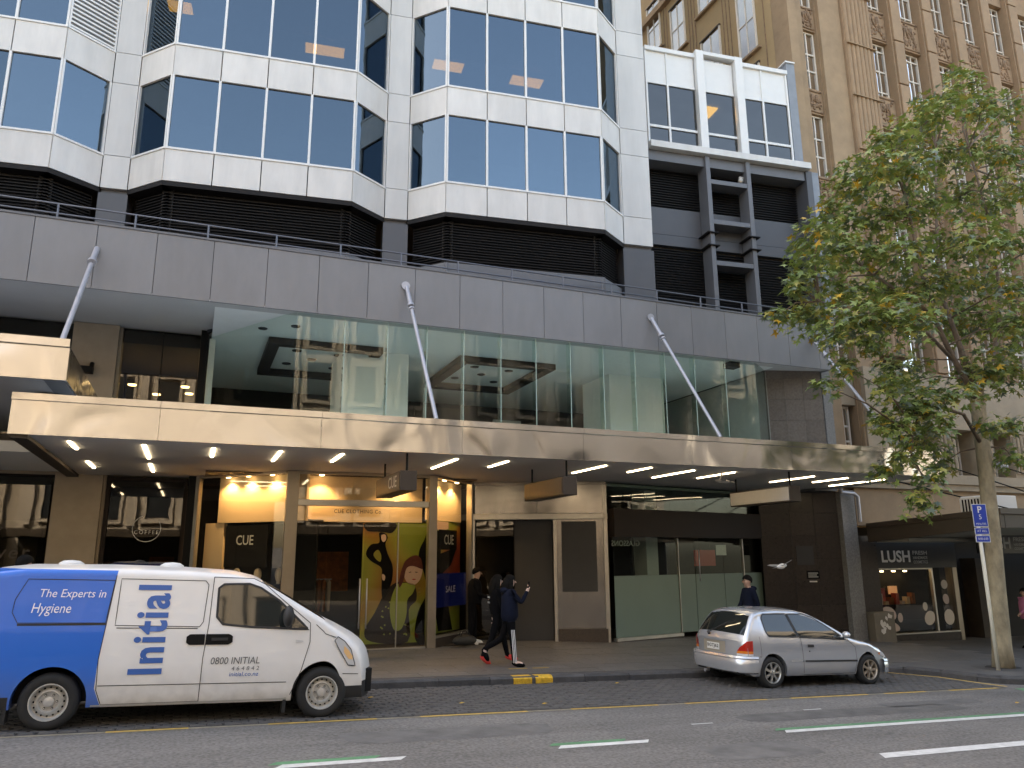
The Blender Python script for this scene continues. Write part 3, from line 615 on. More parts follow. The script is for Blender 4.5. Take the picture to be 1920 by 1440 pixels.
# café window on the left
cafe = thing('cafe_shopfront', (-1, 20.4, .05), 'dark framed cafe window with white round coffee logo behind the van', 'shopfront')
B('pane', 'glass_dark', cafe, -1.82, -.24, 20.42, 20.435, .1, 3.86)
for a in ((-1.92, -1.83), (-.235, -.15)): B('frame', 'dark_brown_panel', cafe, a[0], a[1], 20.36, 20.5, .05, 3.95)
B('frame', 'dark_brown_panel', cafe, -1.829, -.236, 20.36, 20.5, 3.86, 3.95); B('shelf', 'dark_brown_panel', cafe, -1.8, -.25, 21.0, 21.3, 1.75, 1.8)
B('picture_frame', 'clothes_rust', cafe, -.95, -.35, 22.4, 22.45, .9, 2.1); B('counter', 'interior_brown', cafe, -1.8, -.3, 22.6, 23.2, .1, 1.2)
FC = FR((-1.0, 20.41), 0)
b = MB(); n = 36; rr = .3
for i in range(n):
    a0, a1 = 2*math.pi*i/n+.2, 2*math.pi*(i+1)/n+.2
    if .5 < a0 % (2*math.pi) < 1.9: continue
    b.add([FC(.02+r_*math.cos(a), 0, 2.75+r_*math.sin(a)) for r_, a in ((rr, a0), (rr+.012, a0), (rr+.012, a1), (rr, a1))], [(0, 1, 2, 3)])
b.build('logo_ring', 'letter_white', cafe); text('lettering', 'COFFEE', .13, 'letter_white', cafe, FC, .02, 0, 2.66, spacing=1.5, width=.52)
wer = thing('left_shopfront', (-5, 20.4, .1), 'wide dark glass shop window at the left edge with dark lettering', 'shopfront')
B('pane', 'glass_dark', wer, -7.3, -3.05, 20.42, 20.435, .15, 3.9); B('bulkhead', 'beige_stone', wer, -7.38, -2.99, 20.3, 20.6, 3.95, 4.84); B('frame', 'dark_brown_panel', wer, -7.38, -2.99, 20.36, 20.5, 3.9, 3.949)
B('light_panel', 'interior_grey', wer, -4.6, -3.5, 22.4, 22.5, .4, 3.0); B('shelf', 'interior_brown', wer, -4.4, -3.3, 21.6, 21.9, 2.55, 2.8)
text('lettering', 'wer', .42, 'letter_dark', wer, FC, -2.7, -.02, 2.2, spacing=1.2, shear=.1)
# fashion shop
cue = thing('fashion_shopfront', (3.5, 18, .03), 'fashion shop with splayed glass windows, glowing cream bulkhead and glass doors', 'shopfront')
P0, P1, P2, P3, P4 = (.05, 19.75), (1.92, 17.86), (5.28, 17.72), (6.75, 19.14), (9.98, 17.76)
FL_, LL = seg(P0, P1)
for i in range(2): B('pane', 'glass_shop', cue, (.12, 1.32)[i], (1.31, LL-.02)[i], .0, .012, .1, ZS, FL_)
B('bulkhead', 'cream', cue, .42, LL+.3, .3, .4, 2.86, 3.92, FL_); B('side_wall', 'cream', cue, .05, .62, .32, .42, .05, 2.86, FL_); B('bulkhead_soffit', 'interior_brown', cue, .42, LL+.3, .401, 2.2, 2.86, 2.9, FL_)
B('jamb', 'alu_frame', cue, .0, .1, -.04, .08, .05, ZS, FL_); B('head_trim', 'bronze_frame', cue, .1, LL, -.05, .05, ZS-.06, ZS, FL_); B('plinth', 'granite_plinth', cue, .1, LL, -.02, .1, -.05, .1, FL_)
B('backdrop', 'black', cue, .66, LL+.2, .9, .95, .05, 2.85, FL_); bd = B('sign_board', 'black', cue, .78, 2.0, .22, .25, 1.85, 2.78, FL_); text('lettering', 'CUE', .26, 'letter_white', cue, FL_, 1.36, .21, 2.44, bold=.01, width=.5, height=.22)
FF = FR((2.0, 17.8), -1)
B('column', 'bronze_frame', cue, -.1, .16, -.08, .14, -.05, ZS, FF, bevel=.01); B('column', 'bronze_frame', cue, 3.17, 3.37, -.08, .14, -.1, ZS, FF, bevel=.01)
B('transom', 'alu_frame', cue, .161, 3.169, -.03, .1, 3.19, 3.33, FF, bevel=.008); B('head_trim', 'bronze_frame', cue, .161, 3.169, -.05, .05, ZS-.06, ZS, FF)
B('pane', 'glass_shop', cue, .17, 3.16, .03, .042, 3.335, 3.89, FF); B('pane', 'glass_shop', cue, .17, 3.16, .03, .042, 2.86, 3.185, FF)
B('bulkhead', 'cream', cue, .17, 3.16, .55, .65, 2.86, 3.92, FF)
B('fixed_pane', 'glass_shop', cue, .18, .84, .03, .042, .05, 2.85, FF)
for a, e, hx in ((.86, 1.66, 1.6), (1.68, 2.46, 1.76)):
    d = B('glass_door', 'glass_shop', cue, a, e, .03, .042, .06, 2.84, FF); MB().tube([FF(hx, -.05, .5), FF(hx, -.05, 1.58)], .016, 10).tube([FF(hx, -.05, .6), FF(hx, .03, .6)], .01, 6).tube([FF(hx, -.05, 1.48), FF(hx, .03, 1.48)], .01, 6).build('handle', 'galv', d, smooth=True)
    B('kick_rail', 'alu_frame', cue, a, e, .02, .055, -.02, .058, FF)
B('fixed_pane', 'glass_shop', cue, 2.48, 3.16, .03, .042, .06, 2.84, FF); B('kick_rail', 'alu_frame', cue, 2.48, 3.16, .02, .055, -.02, .058, FF); B('mullion', 'alu_frame', cue, 2.455, 2.475, .01, .06, -.02, 2.85, FF)
text('lettering', 'CUE CLOTHING Co.', .12, 'letter_dark', cue, FF, 1.52, .02, 3.07, spacing=1.15, width=1.1, bold=.01)
FRT, LR = seg((5.33, 17.72), P3)
B('pane', 'glass_shop', cue, .05, LR-.12, .0, .012, .27, ZS, FRT); B('jamb', 'alu_frame', cue, LR-.11, LR, -.05, .1, -.05, ZS, FRT); B('plinth', 'granite_plinth', cue, .02, LR, -.04, .1, -.1, .22, FRT); B('sill', 'alu_frame', cue, .03, LR-.11, -.05, .1, .221, .265, FRT); B('head_trim', 'bronze_frame', cue, .05, LR-.11, -.05, .05, ZS-.06, ZS, FRT)
B('bulkhead', 'cream', cue, .3, LR+.1, .36, .44, 2.93, 3.92, FRT)
text('lettering', 'CUE', .26, 'letter_white', cue, FRT, .98, .13, 2.45, bold=.01, width=.5, height=.24); B('sign_board', 'black', cue, .5, 1.43, .14, .16, 2.22, 2.7, FRT)
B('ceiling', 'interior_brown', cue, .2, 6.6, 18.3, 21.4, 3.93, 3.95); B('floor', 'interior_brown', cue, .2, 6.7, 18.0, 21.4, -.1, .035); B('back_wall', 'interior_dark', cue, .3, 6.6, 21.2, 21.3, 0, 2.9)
B('rear_shelf', 'clothes_rust', cue, 2.9, 3.9, 20.8, 21.1, 1.2, 2.2); B('clothes_rail', 'galv', cue, 2.3, 3.4, 20.3, 20.33, 1.5, 1.53)
for i in range(9):
    x = 2.35+i*.12; o = MB().prism([(-.03, .75), (.03, .75), (.045, 1.45), (0, 1.52), (-.045, 1.45)], FR((x, 20.1), 0), 0, .42).build('hung_garment', random.choice(('clothes_rust', 'red_panel', 'mannequin', 'cloth_black')), cue)
for (x, y) in ((.72, 19.29), (1.14, 18.86), (1.63, 18.36), (2.7, 18.08), (4.5, 18.05), (5.77, 18.41), (6.26, 18.91)):
    MB().lathe([(.001, 0), (.045, 0), (.06, .03)], Matrix.Translation((x, y, 3.895)), 12).build('downlight', 'down_light', cue)
    li = bpy.data.lights.new('shop_spot', 'SPOT'); li.energy = 16; li.color = (1, .68, .36); li.spot_size = R(125); li.spot_blend = .6; li.shadow_soft_size = .05
    lo = bpy.data.objects.new('shop_spot', li); COL.objects.link(lo); lo.parent = cue; lo.matrix_parent_inverse = wm(cue).inverted(); lo.location = (x, y, 3.86)
# posters behind the glass
def smooth_poly(p, k=4):
    n = len(p); out = []
    for i in range(n):
        a, b_, c_, d_ = p[i-1], p[i], p[(i+1) % n], p[(i+2) % n]
        for j in range(k):
            t = j/k; out.append(tuple(.5*(2*b_[m]+(c_[m]-a[m])*t+(2*a[m]-5*b_[m]+4*c_[m]-d_[m])*t*t+(3*b_[m]-a[m]-3*c_[m]+d_[m])*t**3) for m in (0, 1)))
    return out
FP = FR((3.75, 18.3), 0)
po = thing('fashion_poster', (4.6, 18.3, .1), 'tall lime and orange fashion poster with dark figures behind the glass doors', 'poster')
B('poster_sheet', 'poster_gradient', po, 0, 1.66, 0, .03, .1, 2.84, FP)
PG = {'back_figure': ('cloth_black', [(.38, 2.61), (.53, 2.6), (.59, 2.5), (.54, 2.35), (.6, 2.13), (.72, 1.87), (.73, 1.58), (.67, 1.35), (.53, 1.07), (.48, 1.24), (.47, 1.58), (.45, 1.81), (.21, 1.96), (.08, 2.13), (.19, 2.34), (.39, 2.39)]),
 'dark_corner': ('hair_black', [(.05, 2.84), (.77, 2.84), (.7, 2.62), (.48, 2.63), (.33, 2.64), (.09, 2.66)]),
 'jacket': ('cloth_black', [(1.62, 2.55), (1.65, .15), (1.31, .17), (1.36, .76), (1.56, 1.19), (1.49, 1.69), (1.39, 1.86), (1.36, 2.16), (1.48, 2.43)]),
 'gown': ('dark_brown_panel', [(.81, 1.46), (1.06, 1.46), (1.28, 1.37), (1.32, 1.05), (1.14, .83), (1.13, .12), (.27, .16), (.11, .41), (.33, .79), (.56, 1.24)])}
PG2 = {'gown_pattern': ('poster_lime', [(.85, 1.42), (1.06, 1.45), (1.28, 1.4), (1.22, 1.2), (1.1, 1.06), (1.08, .69), (.97, .41), (.79, .41), (.69, .78), (.71, 1.09)]),
 'printed_face': ('skin_pale', [(1.06, 1.81), (1.21, 1.84), (1.43, 1.8), (1.45, 1.69), (1.39, 1.51), (1.25, 1.4), (1.09, 1.46), (1.01, 1.63)]),
 'arm_gap': ('poster_yellow', [(.26, 2.12), (.36, 2.22), (.44, 2.1), (.43, 1.95), (.33, 2.0)]), 'hand': ('skin_pale', [(.48, 1.66), (.55, 1.62), (.54, 1.52), (.49, 1.54)]),
 'back_face': ('skin_pale', [(.44, 2.56), (.53, 2.57), (.55, 2.46), (.49, 2.4), (.44, 2.46)])}
PG3 = {'printed_hair': ('hair_auburn', [(1.27, 2.09), (1.41, 2.01), (1.46, 1.8), (1.43, 1.77), (1.21, 1.84), (1.06, 1.78), (1.0, 1.52), (.91, 1.35), (.88, 1.46), (.95, 1.78), (1.05, 1.98)]),
 'eye_mark': ('hair_black', [(1.12, 1.695), (1.17, 1.71), (1.18, 1.695), (1.13, 1.685)]), 'second_eye': ('hair_black', [(1.28, 1.705), (1.335, 1.7), (1.33, 1.685), (1.28, 1.69)]), 'lips': ('tail_red', [(1.2, 1.53), (1.25, 1.543), (1.3, 1.53), (1.25, 1.517)])}
for n_, grp in ((-.004, PG), (-.008, PG2), (-.012, PG3)):
    for k, (m_, poly) in grp.items(): MB().prism(smooth_poly(poly), FP, n_, n_+.003).build(k, m_, po)
for i in range(34):                                                            # scale print on the gown
    s_, z_ = random.uniform(.36, 1.1), random.uniform(.2, 1.2)
    if z_ > .2+(s_-.1)*1.5: continue
    MB().prism([(s_-.025, z_), (s_, z_+.03), (s_+.025, z_), (s_, z_-.015)], FP, -.006, -.0045).build('gown_scale', 'poster_lime', po)
FP2 = FR((5.14, 17.80), 46.7)
po2 = thing('fashion_poster', (6.0, 18.7, .2), 'orange fashion poster with dark suited figure in the splayed window', 'poster')
B('poster_sheet', 'poster_gradient', po2, .3, 2.2, .13, .15, .25, 2.92, FP2)
MB().prism([(.67, 2.67), (1.02, 2.68), (1.04, 2.13), (1.97, 2.29), (1.63, 1.85), (1.2, 1.67), (.78, 1.44), (.51, 1.45), (.47, 2.63)], FP2, .12, .126).build('jacket', 'cloth_black', po2)
MB().prism([(.73, .9), (1.51, .86), (1.75, .27), (.96, .3)], FP2, .12, .126).build('trousers', 'cloth_black', po2); MB().prism([(.66, 2.91), (1.46, 2.91), (1.46, 2.75), (1.24, 2.7), (.74, 2.7)], FP2, .12, .126).build('printed_face', 'skin_pale', po2)
scr = thing('sale_screen', (5.9, 18.4, .85), 'dark blue square sale screen in the splayed shop window', 'screen')
B('screen_body', 'screen_blue', scr, .08, 1.8, .05, .1, .88, 1.66, FRT); text('lettering', 'SALE', .2, 'letter_white', scr, FRT, .93, .045, 1.28, width=.5, height=.15)
def mannequin(x, y, rz, lab, h=1.62):
    t = thing('mannequin', (x, y, .04), lab, 'mannequin', 'mannequins in the fashion shop window', (0, 0, rz))
    MB().lathe([(.16, .0), (.16, .02), (.02, .03), (.02, .8)], Matrix(), 16).build('stand', 'galv', t, local=True)
    MB().lathe([(.1, .78), (.16, .86), (.155, .95), (.115, 1.08), (.15, 1.25), (.17, 1.34), (.1, 1.41), (.05, 1.43)], Matrix.Diagonal((1, .68, 1, 1)), 18).build('torso', random.choice(('cloth_black', 'clothes_rust')), t, local=True, smooth=True)
    MB().lathe([(.05, 1.42), (.048, 1.48), (.07, 1.52), (.092, 1.6), (.094, 1.68), (.07, 1.75), (.03, 1.78), (.001, 1.785)], Matrix.Diagonal((.85, 1, 1, 1)), 18).build('head', 'mannequin', t, local=True, smooth=True)
mannequin(1.05, 19.25, .7, 'pale bald mannequin nearest the cream wall in the splayed window'); mannequin(1.5, 19.05, .7, 'middle pale mannequin in the splayed window behind the van bonnet'); mannequin(1.95, 18.9, .5, 'pale mannequin beside the bronze column of the fashion shop')
# steel portal
por = thing('steel_entrance', (8.4, 18.5, -.05), 'brushed steel entrance portal with glass and grey double doors', 'entrance')
FO, LO = seg(P3, P4)
B('head_band', 'stainless', por, .0, LO, -.03, .2, 3.88, ZS, FO); B('head_sheet', 'stainless', por, .08, 1.7, 0, .15, 3.14, 3.875, FO); B('head_sheet', 'stainless', por, 1.71, 3.42, 0, .15, 3.14, 3.875, FO)
B('transom', 'alu_frame', por, .0, LO+.02, -.05, .2, 2.985, 3.135, FO, bevel=.01); B('jamb', 'alu_frame', por, .0, .08, -.04, .3, -.1, 2.98, FO); B('jamb', 'alu_frame', por, 2.12, 2.2, -.04, .3, -.15, 2.98, FO); B('corner_trim', 'alu_frame', por, 3.42, 3.52, -.05, .2, -.2, 3.87, FO)
B('glass_door', 'glass_dark', por, .1, 1.08, .22, .24, -.05, 2.97, FO); B('door_leaf', 'door_grey', por, 1.11, 2.1, .2, .26, -.12, 2.97, FO); B('lobby_back', 'interior_dark', por, .05, 2.3, 1.2, 1.3, -.2, 3.0, FO)
B('steel_pier', 'stainless', por, 2.205, 3.415, 0, .2, .26, 2.98, FO); B('poster_board', 'door_grey', por, 2.33, 3.23, -.02, -.003, 1.16, 2.93, FO); B('plinth', 'granite_plinth', por, 2.205, 3.46, -.06, .2, -.25, .255, FO)
# vacant shop
FG = FR((10.12, 17.72), 12.91)
vac = thing('vacant_shopfront', (13.5, 18.4, -.1), 'empty shop with frosted glass, dark brown signband and no lettering on it', 'shopfront')
B('signband', 'dark_brown_panel', vac, -.08, 7.2, -.16, .1, 2.53, 3.25, FG)
for a, e in ((0.02, 2.2), (2.21, 4.6), (4.61, 6.55)): B('top_pane', 'glass_green', vac, a, e, .02, .035, 3.255, 3.93, FG)
for a, e in ((.03, 2.4), (2.43, 3.08), (3.1, 4.3), (4.32, 5.15), (5.2, 6.55)):
    B('pane', 'glass_clear', vac, a, e, .02, .035, 1.54, 2.525, FG); B('frosted_pane', 'frost', vac, a, e, .02, .035, .02, 1.538, FG)
B('sill', 'alu_frame', vac, .0, 2.42, -.06, .1, -.06, .015, FG); B('plinth', 'granite_plinth', vac, .0, 2.42, -.03, .1, -.4, -.062, FG)
for a, e in ((6.58, 6.72), (7.0, 7.14)): B('mullion', 'alu_frame', vac, a, e, -.05, .1, -.5, 3.92, FG)
B('pane', 'glass_dark', vac, 6.73, 6.99, .02, .035, -.4, 3.92, FG); B('jamb', 'alu_frame', vac, 5.155, 5.195, -.01, .07, -.4, 2.52, FG); B('jamb', 'alu_frame', vac, 2.405, 2.425, -.01, .07, -.4, 2.52, FG)
MB().tube([FG(3.2, -.05, 1.35), FG(3.2, -.05, 2.2)], .015, 8).build('door_handle', 'galv', vac, smooth=True)
text('lettering', 'GLASSONS', .2, 'letter_grey', vac, FG, .5, .05, 2.36, mirror=True, width=1.0)  # reflection of a sign across the street, drawn as mirrored letters
B('floor', 'interior_green', vac, 0, 7, .1, 4, -.6, -.35, FG); B('back_wall', 'interior_green', vac, 0, 7.2, 3.6, 3.7, -.4, 3.9, FG); B('inner_pier', 'interior_grey', vac, 1.9, 2.35, .7, 1.2, -.3, 3.9, FG); B('inner_ceiling', 'interior_green', vac, 0, 7.2, .15, 3.6, 3.85, 3.92, FG)
B('dark_doorway', 'interior_dark', vac, .5, 1.6, 3.3, 3.5, -.3, 2.4, FG); B('inner_screen', 'interior_dark', vac, 2.6, 4.2, 2.0, 2.1, -.3, 2.6, FG); B('red_poster', 'red_panel', vac, 3.4, 4.3, .3, .32, 1.75, 2.2, FG); B('notice', 'paper_white', vac, 4.35, 4.8, .3, .31, 2.05, 2.35, FG)
# dark granite wall
gr = thing('granite_wall', (16.9, 18, -.4), 'dark polished brown granite tile wall between the empty shop and the corner', 'wall')
FD, LD = seg((16.75, 18.55), (18.05, 17.95))
FD0, LD0 = seg((15.9, 18.9), (16.75, 18.55))
for f, L, nc in ((FD, LD, 2), (FD0, LD0, 1)):
    B('backing', 'black', gr, 0, L, .03, .3, -.8, ZS, f)
    for r_ in range(7):
        for c_ in range(nc): B('tile', 'granite_brown', gr, L*c_/nc+.003, L*(c_+1)/nc-.003, 0, .03, -.75+r_*.672+.003, -.75+(r_+1)*.672-.003, f)
B('end_pier', 'granite_grey', gr, 18.06, 18.6, 17.78, 18.6, -.9, ZS); B('meter_panel', 'door_grey', gr, .1, .6, -.02, -.004, 1.75, 2.3, FD)
nb = thing('notice_plate', FD(.6, -.01, 1.3), 'small black notice plate with white text on the granite wall', 'sign')
B('plate', 'black', nb, .35, .72, -.02, -.004, 1.35, 1.58, FD)
for i in range(3): B('text_line', 'letter_grey', nb, .39, .68-.04*(i % 2), -.023, -.0205, 1.5-i*.055, 1.525-i*.055, FD)
B('label_strip', 'paper_white', nb, .42, .64, -.012, -.0035, 1.25, 1.29, FD)
dp = thing('drain_pipe', (18.4, 17.7, 3.1), 'short pale drain pipe bent under the right end of the canopy', 'pipe')
MB().tube([(17.95, 17.62, 3.98), (17.95, 17.62, 3.86), (18.45, 17.62, 3.84), (18.58, 17.62, 3.75), (18.58, 17.62, 3.0)], .055, 10).build('pipe', 'galv', dp, angle=50)
# granite tiled return above the canopy
ut = thing('tiled_return_wall', (16.2, 17.2, 4.2), 'brown granite tile return wall beside the first-floor glazing above the canopy', 'wall')
FU, LU = seg((15.4, 17.62), (16.9, 16.95))
B('backing', 'black', ut, 0, LU, .03, .25, 4.0, 7.42, FU)
for r_ in range(6):
    for c_ in range(3):
        z1 = min(7.41, 4.0+(r_+1)*.63); B('tile', 'granite_tile', ut, LU*c_/3+.003, LU*(c_+1)/3-.003, 0, .03, 4.0+r_*.63+.003, z1-.003, FU)
B('edge_strip', 'granite_grey', ut, 16.93, 17.25, 16.93, 17.6, 4.0, 7.6); B('core', 'dark_grey', ut, 16.95, 17.8, 17.62, 22, 3.9, 8.5)
# ================================================================== STONE BUILDING
st = thing('stone_building', (26, 18, -.7), 'tan art deco stone office block with fluted piers and carved spandrels', 'building')
B('core', 'interior_dark', st, 18.3, 48, 18.95, 40, -1.5, 27); B('side_wall', 'stone_side', st, 17.92, 18.25, 18.6, 40, -1, 28.5)
B('corner_pier', 'stone_tan', st, 17.92, 18.3, 17.82, 18.59, 3.9, 28.5); B('corner_pier', 'stone_tan', st, 18.305, 18.62, 17.9, 18.59, 3.9, 28.5)
B('wide_pier', 'stone_tan', st, 19.4, 20.42, 17.86, 18.9, 3.9, 28.5); B('inner_reveal', 'stone_tan', st, 19.36, 19.398, 18.0, 18.9, 3.9, 28.5)
def sash(x0, x1, z0, z1, y=18.32, nx=2, rows=(.33, .62), litm='glass_window'):
    wn = B('window_pane', litm, st, x0+.03, x1-.03, y, y+.015, z0+.03, z1-.03)
    b = MB(); b.box(x0, x0+.07, y-.04, y+.04, z0, z1).box(x1-.07, x1, y-.04, y+.04, z0, z1).box(x0+.051, x1-.051, y-.04, y+.04, z0, z0+.06).box(x0+.051, x1-.051, y-.04, y+.04, z1-.06, z1)
    for i in range(1, nx): x = x0+(x1-x0)*i/nx; b.box(x-.026, x+.026, y-.03, y-.002, z0+.061, z1-.061)
    for r_ in rows: z = z0+(z1-z0)*r_; b.box(x0+.052, x1-.052, y-.035, y-.004, z-.03, z+.03)
    b.build('window_frame', 'window_cream', wn); return wn
def relief(x0, x1, z0, z1, y):
    p = B('carved_spandrel', 'stone_fine', st, x0, x1, y, y+.6, z0, z1)
    b = MB()
    b.box(x0+.05, x1-.05, y-.03, y-.001, z0+.06, z0+.12).box(x0+.05, x1-.05, y-.03, y-.001, z1-.12, z1-.06)
    nn = int((x1-x0)*(z1-z0)*34)
    for i in range(nn):
        cx, cz = random.uniform(x0+.12, x1-.12), random.uniform(z0+.18, z1-.18); b.ball((cx, y, cz), (random.uniform(.04, .1), .05, random.uniform(.04, .1)), u=6, v=4)
    for sgn in (-1, 1):
        m_ = (x0+x1)/2; b.tube([(m_+sgn*(.05+.25*t)*(x1-x0), y-.02, z0+.2+(z1-z0-.4)*(.5+.45*math.sin(t*5))) for t in (0, .2, .4, .6, .8, 1)], .035, 6)
    b.build('carving', 'relief', p, smooth=True)
zf = [18.0, 14.65, 11.3, 7.9, 21.4, 24.8]
for z in zf:
    sash(18.63, 19.35, z, z+2.35, y=18.2); relief(18.625, 19.355, z+2.36, z+3.34, 18.06)
B('wall', 'stone_base', st, 18.625, 19.355, 18.06, 18.6, 6.7, 7.88); B('wall', 'stone_base', st, 18.625, 19.355, 18.06, 18.6, 3.9, 5.0); sash(18.75, 19.25, 5.0, 6.68, y=18.3)
b = MB(); wd = 1.3                                                               # giant fluted pier
B('fluted_core', 'stone_fine', st, 20.43, 21.8, 17.78, 18.9, 8.4, 28.5)
for i in range(7): MB().tube([(20.56+i*.185, 17.8-.05*math.sin(math.pi*(i+.5)/7), 8.4), (20.56+i*.185, 17.8-.05*math.sin(math.pi*(i+.5)/7), 28.5)], .1, 12).build('flute', 'stone_fine', st, angle=60)
for i in range(9): B('pier_band', 'stone_tan', st, 20.425, 21.805, 17.62, 17.7, 9.5+i*2.1, 9.53+i*2.1)
for c_ in range(8):
    x0 = 21.9+c_*1.77; x1 = x0+1.08
    for z in (22.3, 18.6, 14.9, 11.35, 7.95):
        sash(x0, x1, z, z+2.33 if z > 8 else z+2.6, nx=3, rows=(.12, .5, .87)); 
        if z > 8: relief(x0-.02, x1+.02, z-1.36, z-.01, 18.12)
    B('sill_panel', 'stone_fine', st, x0-.02, x1+.02, 18.1, 18.8, 24.65, 28)
    B('pier', 'stone_fine', st, x1+.03, x1+.66, 17.92, 18.9, 8.0, 28.5)
    for zz in range(11): B('pier_block', 'stone_fine', st, x1+.1, x1+.59, 17.84, 17.919, 8.05+zz*1.85, 8.05+zz*1.85+1.8, bevel=.02)
B('base_course', 'stone_base', st, 19.46, 48, 17.7, 18.9, 6.1, 7.93)
B('string_course', 'stone_base', st, 18.0, 48, 17.6, 18.9, 4.25, 4.55); B('string_course', 'stone_base', st, 18.0, 48, 17.68, 18.9, 4.05, 4.247); B('frieze', 'stone_tan', st, 18.65, 48, 17.8, 18.9, 2.9, 4.045)
B('base_wall', 'stone_base', st, 19.47, 21.6, 17.8, 18.9, 4.56, 6.095)
for i in range(8):
    x = 21.6+i*1.77; B('pilaster', 'stone_base', st, x+.9, x+1.66, 17.75, 18.9, 4.56, 6.095)
    for j in range(4): MB().tube([(x+1.0+j*.19, 17.74, 4.7), (x+1.0+j*.19, 17.74, 6.0)], .07, 8).build('flute', 'stone_base', st, angle=60)
    sash(x+.05, x+.87, 4.6, 6.05, y=18.4, nx=2, rows=(.5,))
for i, (y0, y1, z0, z1) in enumerate(((19.4, 20.35, 20.3, 23.0), (21.4, 22.6, 20.0, 22.6), (23.6, 24.6, 23.4, 25.6), (21.4, 22.6, 24.0, 26.5), (19.4, 20.35, 16.8, 19.6), (25.4, 26.4, 24.5, 27))):
    FS = FR((17.92, 0), -90); wn = B('window_pane', 'glass_window', st, 17.90, 17.915, y0+.04, y1-.04, z0, z1)
    MB().box(17.86, 17.914, y0-.02, y0+.05, z0-.05, z1+.05).box(17.86, 17.914, y1-.05, y1+.02, z0-.05, z1+.05).box(17.875, 17.9, (y0+y1)/2-.02, (y0+y1)/2+.02, z0, z1).box(17.875, 17.9, y0+.05, y1-.05, (z0+z1)/2-.02, (z0+z1)/2+.02).build('window_frame', 'window_cream', wn)
    B('sill', 'stone_tan', st, 17.78, 17.918, y0-.2, y1+.2, z0-.14, z0-.052); B('lintel', 'awning_brown', st, 17.83, 17.918, y0-.05, y1+.05, z1+.052, z1+.11)
for y in (20.75, 20.95, 21.15, 22.9, 23.1, 23.3, 24.9, 25.1, 18.95): B('groove', 'relief', st, 17.9, 17.918, y, y+.04, 15, 28)
B('band', 'stone_tan', st, 17.7, 17.917, 22.8, 30, 26.2, 26.5)
# awning and shop at the right
aw = thing('brown_awning', (21, 15.7, 2.3), 'dark brown shop awning with pale soffit to the right of the steel canopy', 'awning')
def wedge(x0, x1, y0, z00, z01, y1, z10, z11):
    return MB().add([(x0, y0, z00), (x1, y0, z00), (x1, y1, z10), (x0, y1, z10), (x0, y0, z01), (x1, y0, z01), (x1, y1, z11), (x0, y1, z11)], [(0, 3, 2, 1), (4, 5, 6, 7), (0, 1, 5, 4), (1, 2, 6, 5), (2, 3, 7, 6), (3, 0, 4, 7)])
wedge(18.95, 19.1, 13.5, 2.68, 3.02, 17.75, 2.4, 2.82).build('side_fascia', 'awning_brown', aw); wedge(18.93, 19.12, 13.45, 3.025, 3.17, 17.75, 2.825, 2.96).build('side_cap', 'sign_bronze', aw)
B('front_fascia', 'awning_brown', aw, 19.12, 40, 13.5, 13.62, 2.68, 3.02); B('front_cap', 'sign_bronze', aw, 19.12, 40, 13.45, 13.66, 3.025, 3.17)
wedge(19.11, 40, 13.63, 2.72, 2.74, 17.75, 2.45, 2.47).build('soffit', 'awning_soffit', aw)
B('soffit_step', 'awning_soffit', aw, 19.3, 40, 16.6, 17.75, 2.4, 2.5)
for (p, q) in (((18.9, 17.7, 4.5), (19.6, 13.7, 3.18)), ((22.2, 17.6, 4.9), (22.6, 13.7, 3.18)), ((25.2, 17.6, 4.9), (25.6, 13.7, 3.18))): MB().tube([p, q], .018, 6).build('stay_rod', 'black', aw)
for x in (22.2, 25.2): MB().ball((x, 17.62, 4.92), (.16, .2, .16)).build('stay_boss', 'galv', aw, smooth=True)
ac = thing('air_conditioner', (18.9, 14.6, 3.2), 'white air conditioning unit standing on the brown awning', 'air conditioner')
B('casing', 'ac_white', ac, 19.3, 20.4, 14.0, 14.8, 3.1, 3.55, bevel=.02); B('side_grille', 'paper_white', ac, 19.2, 19.297, 14.05, 14.75, 3.1, 3.5)
for i in range(7): B('grille_slot', 'black', ac, 19.19, 19.199, 14.1+i*.09, 14.14+i*.09, 3.14, 3.46)
lu = thing('cosmetics_shopfront', (21, 18, -.6), 'dark cosmetics shopfront with white lettering and glowing window under the brown awning', 'shopfront')
B('signband', 'sign_dark', lu, 19.45, 22.85, 17.95, 18.3, 1.63, 2.62); B('end_pier', 'granite_brown', lu, 18.75, 19.44, 17.92, 18.5, -.9, 2.6)
LF = FR((19.6, 17.94), 0)
text('lettering', 'LUSH', .4, 'letter_white', lu, LF, .63, 0, 1.96, bold=.03, width=1.2, height=.36); text('lettering', 'FRESH', .15, 'letter_grey', lu, LF, 1.66, 0, 2.08, bold=.02, width=.62, height=.12)
text('lettering', 'HANDMADE', .11, 'letter_grey', lu, LF, 1.66, 0, 1.93, bold=.02, width=.62, height=.09); text('lettering', 'COSMETICS', .11, 'letter_grey', lu, LF, 1.66, 0, 1.8, bold=.02, width=.62, height=.09)
B('pane', 'glass_shop', lu, 19.5, 21.8, 18.1, 18.112, -.25, 1.6); B('frame', 'alu_frame', lu, 19.46, 19.5, 18.05, 18.15, -.3, 1.62); B('frame', 'alu_frame', lu, 21.8, 21.86, 18.05, 18.15, -.3, 1.62); B('frame', 'alu_frame', lu, 19.5, 21.8, 18.05, 18.15, 1.58, 1.62); B('sill', 'alu_frame', lu, 19.46, 22.7, 18.0, 18.2, -.34, -.3)
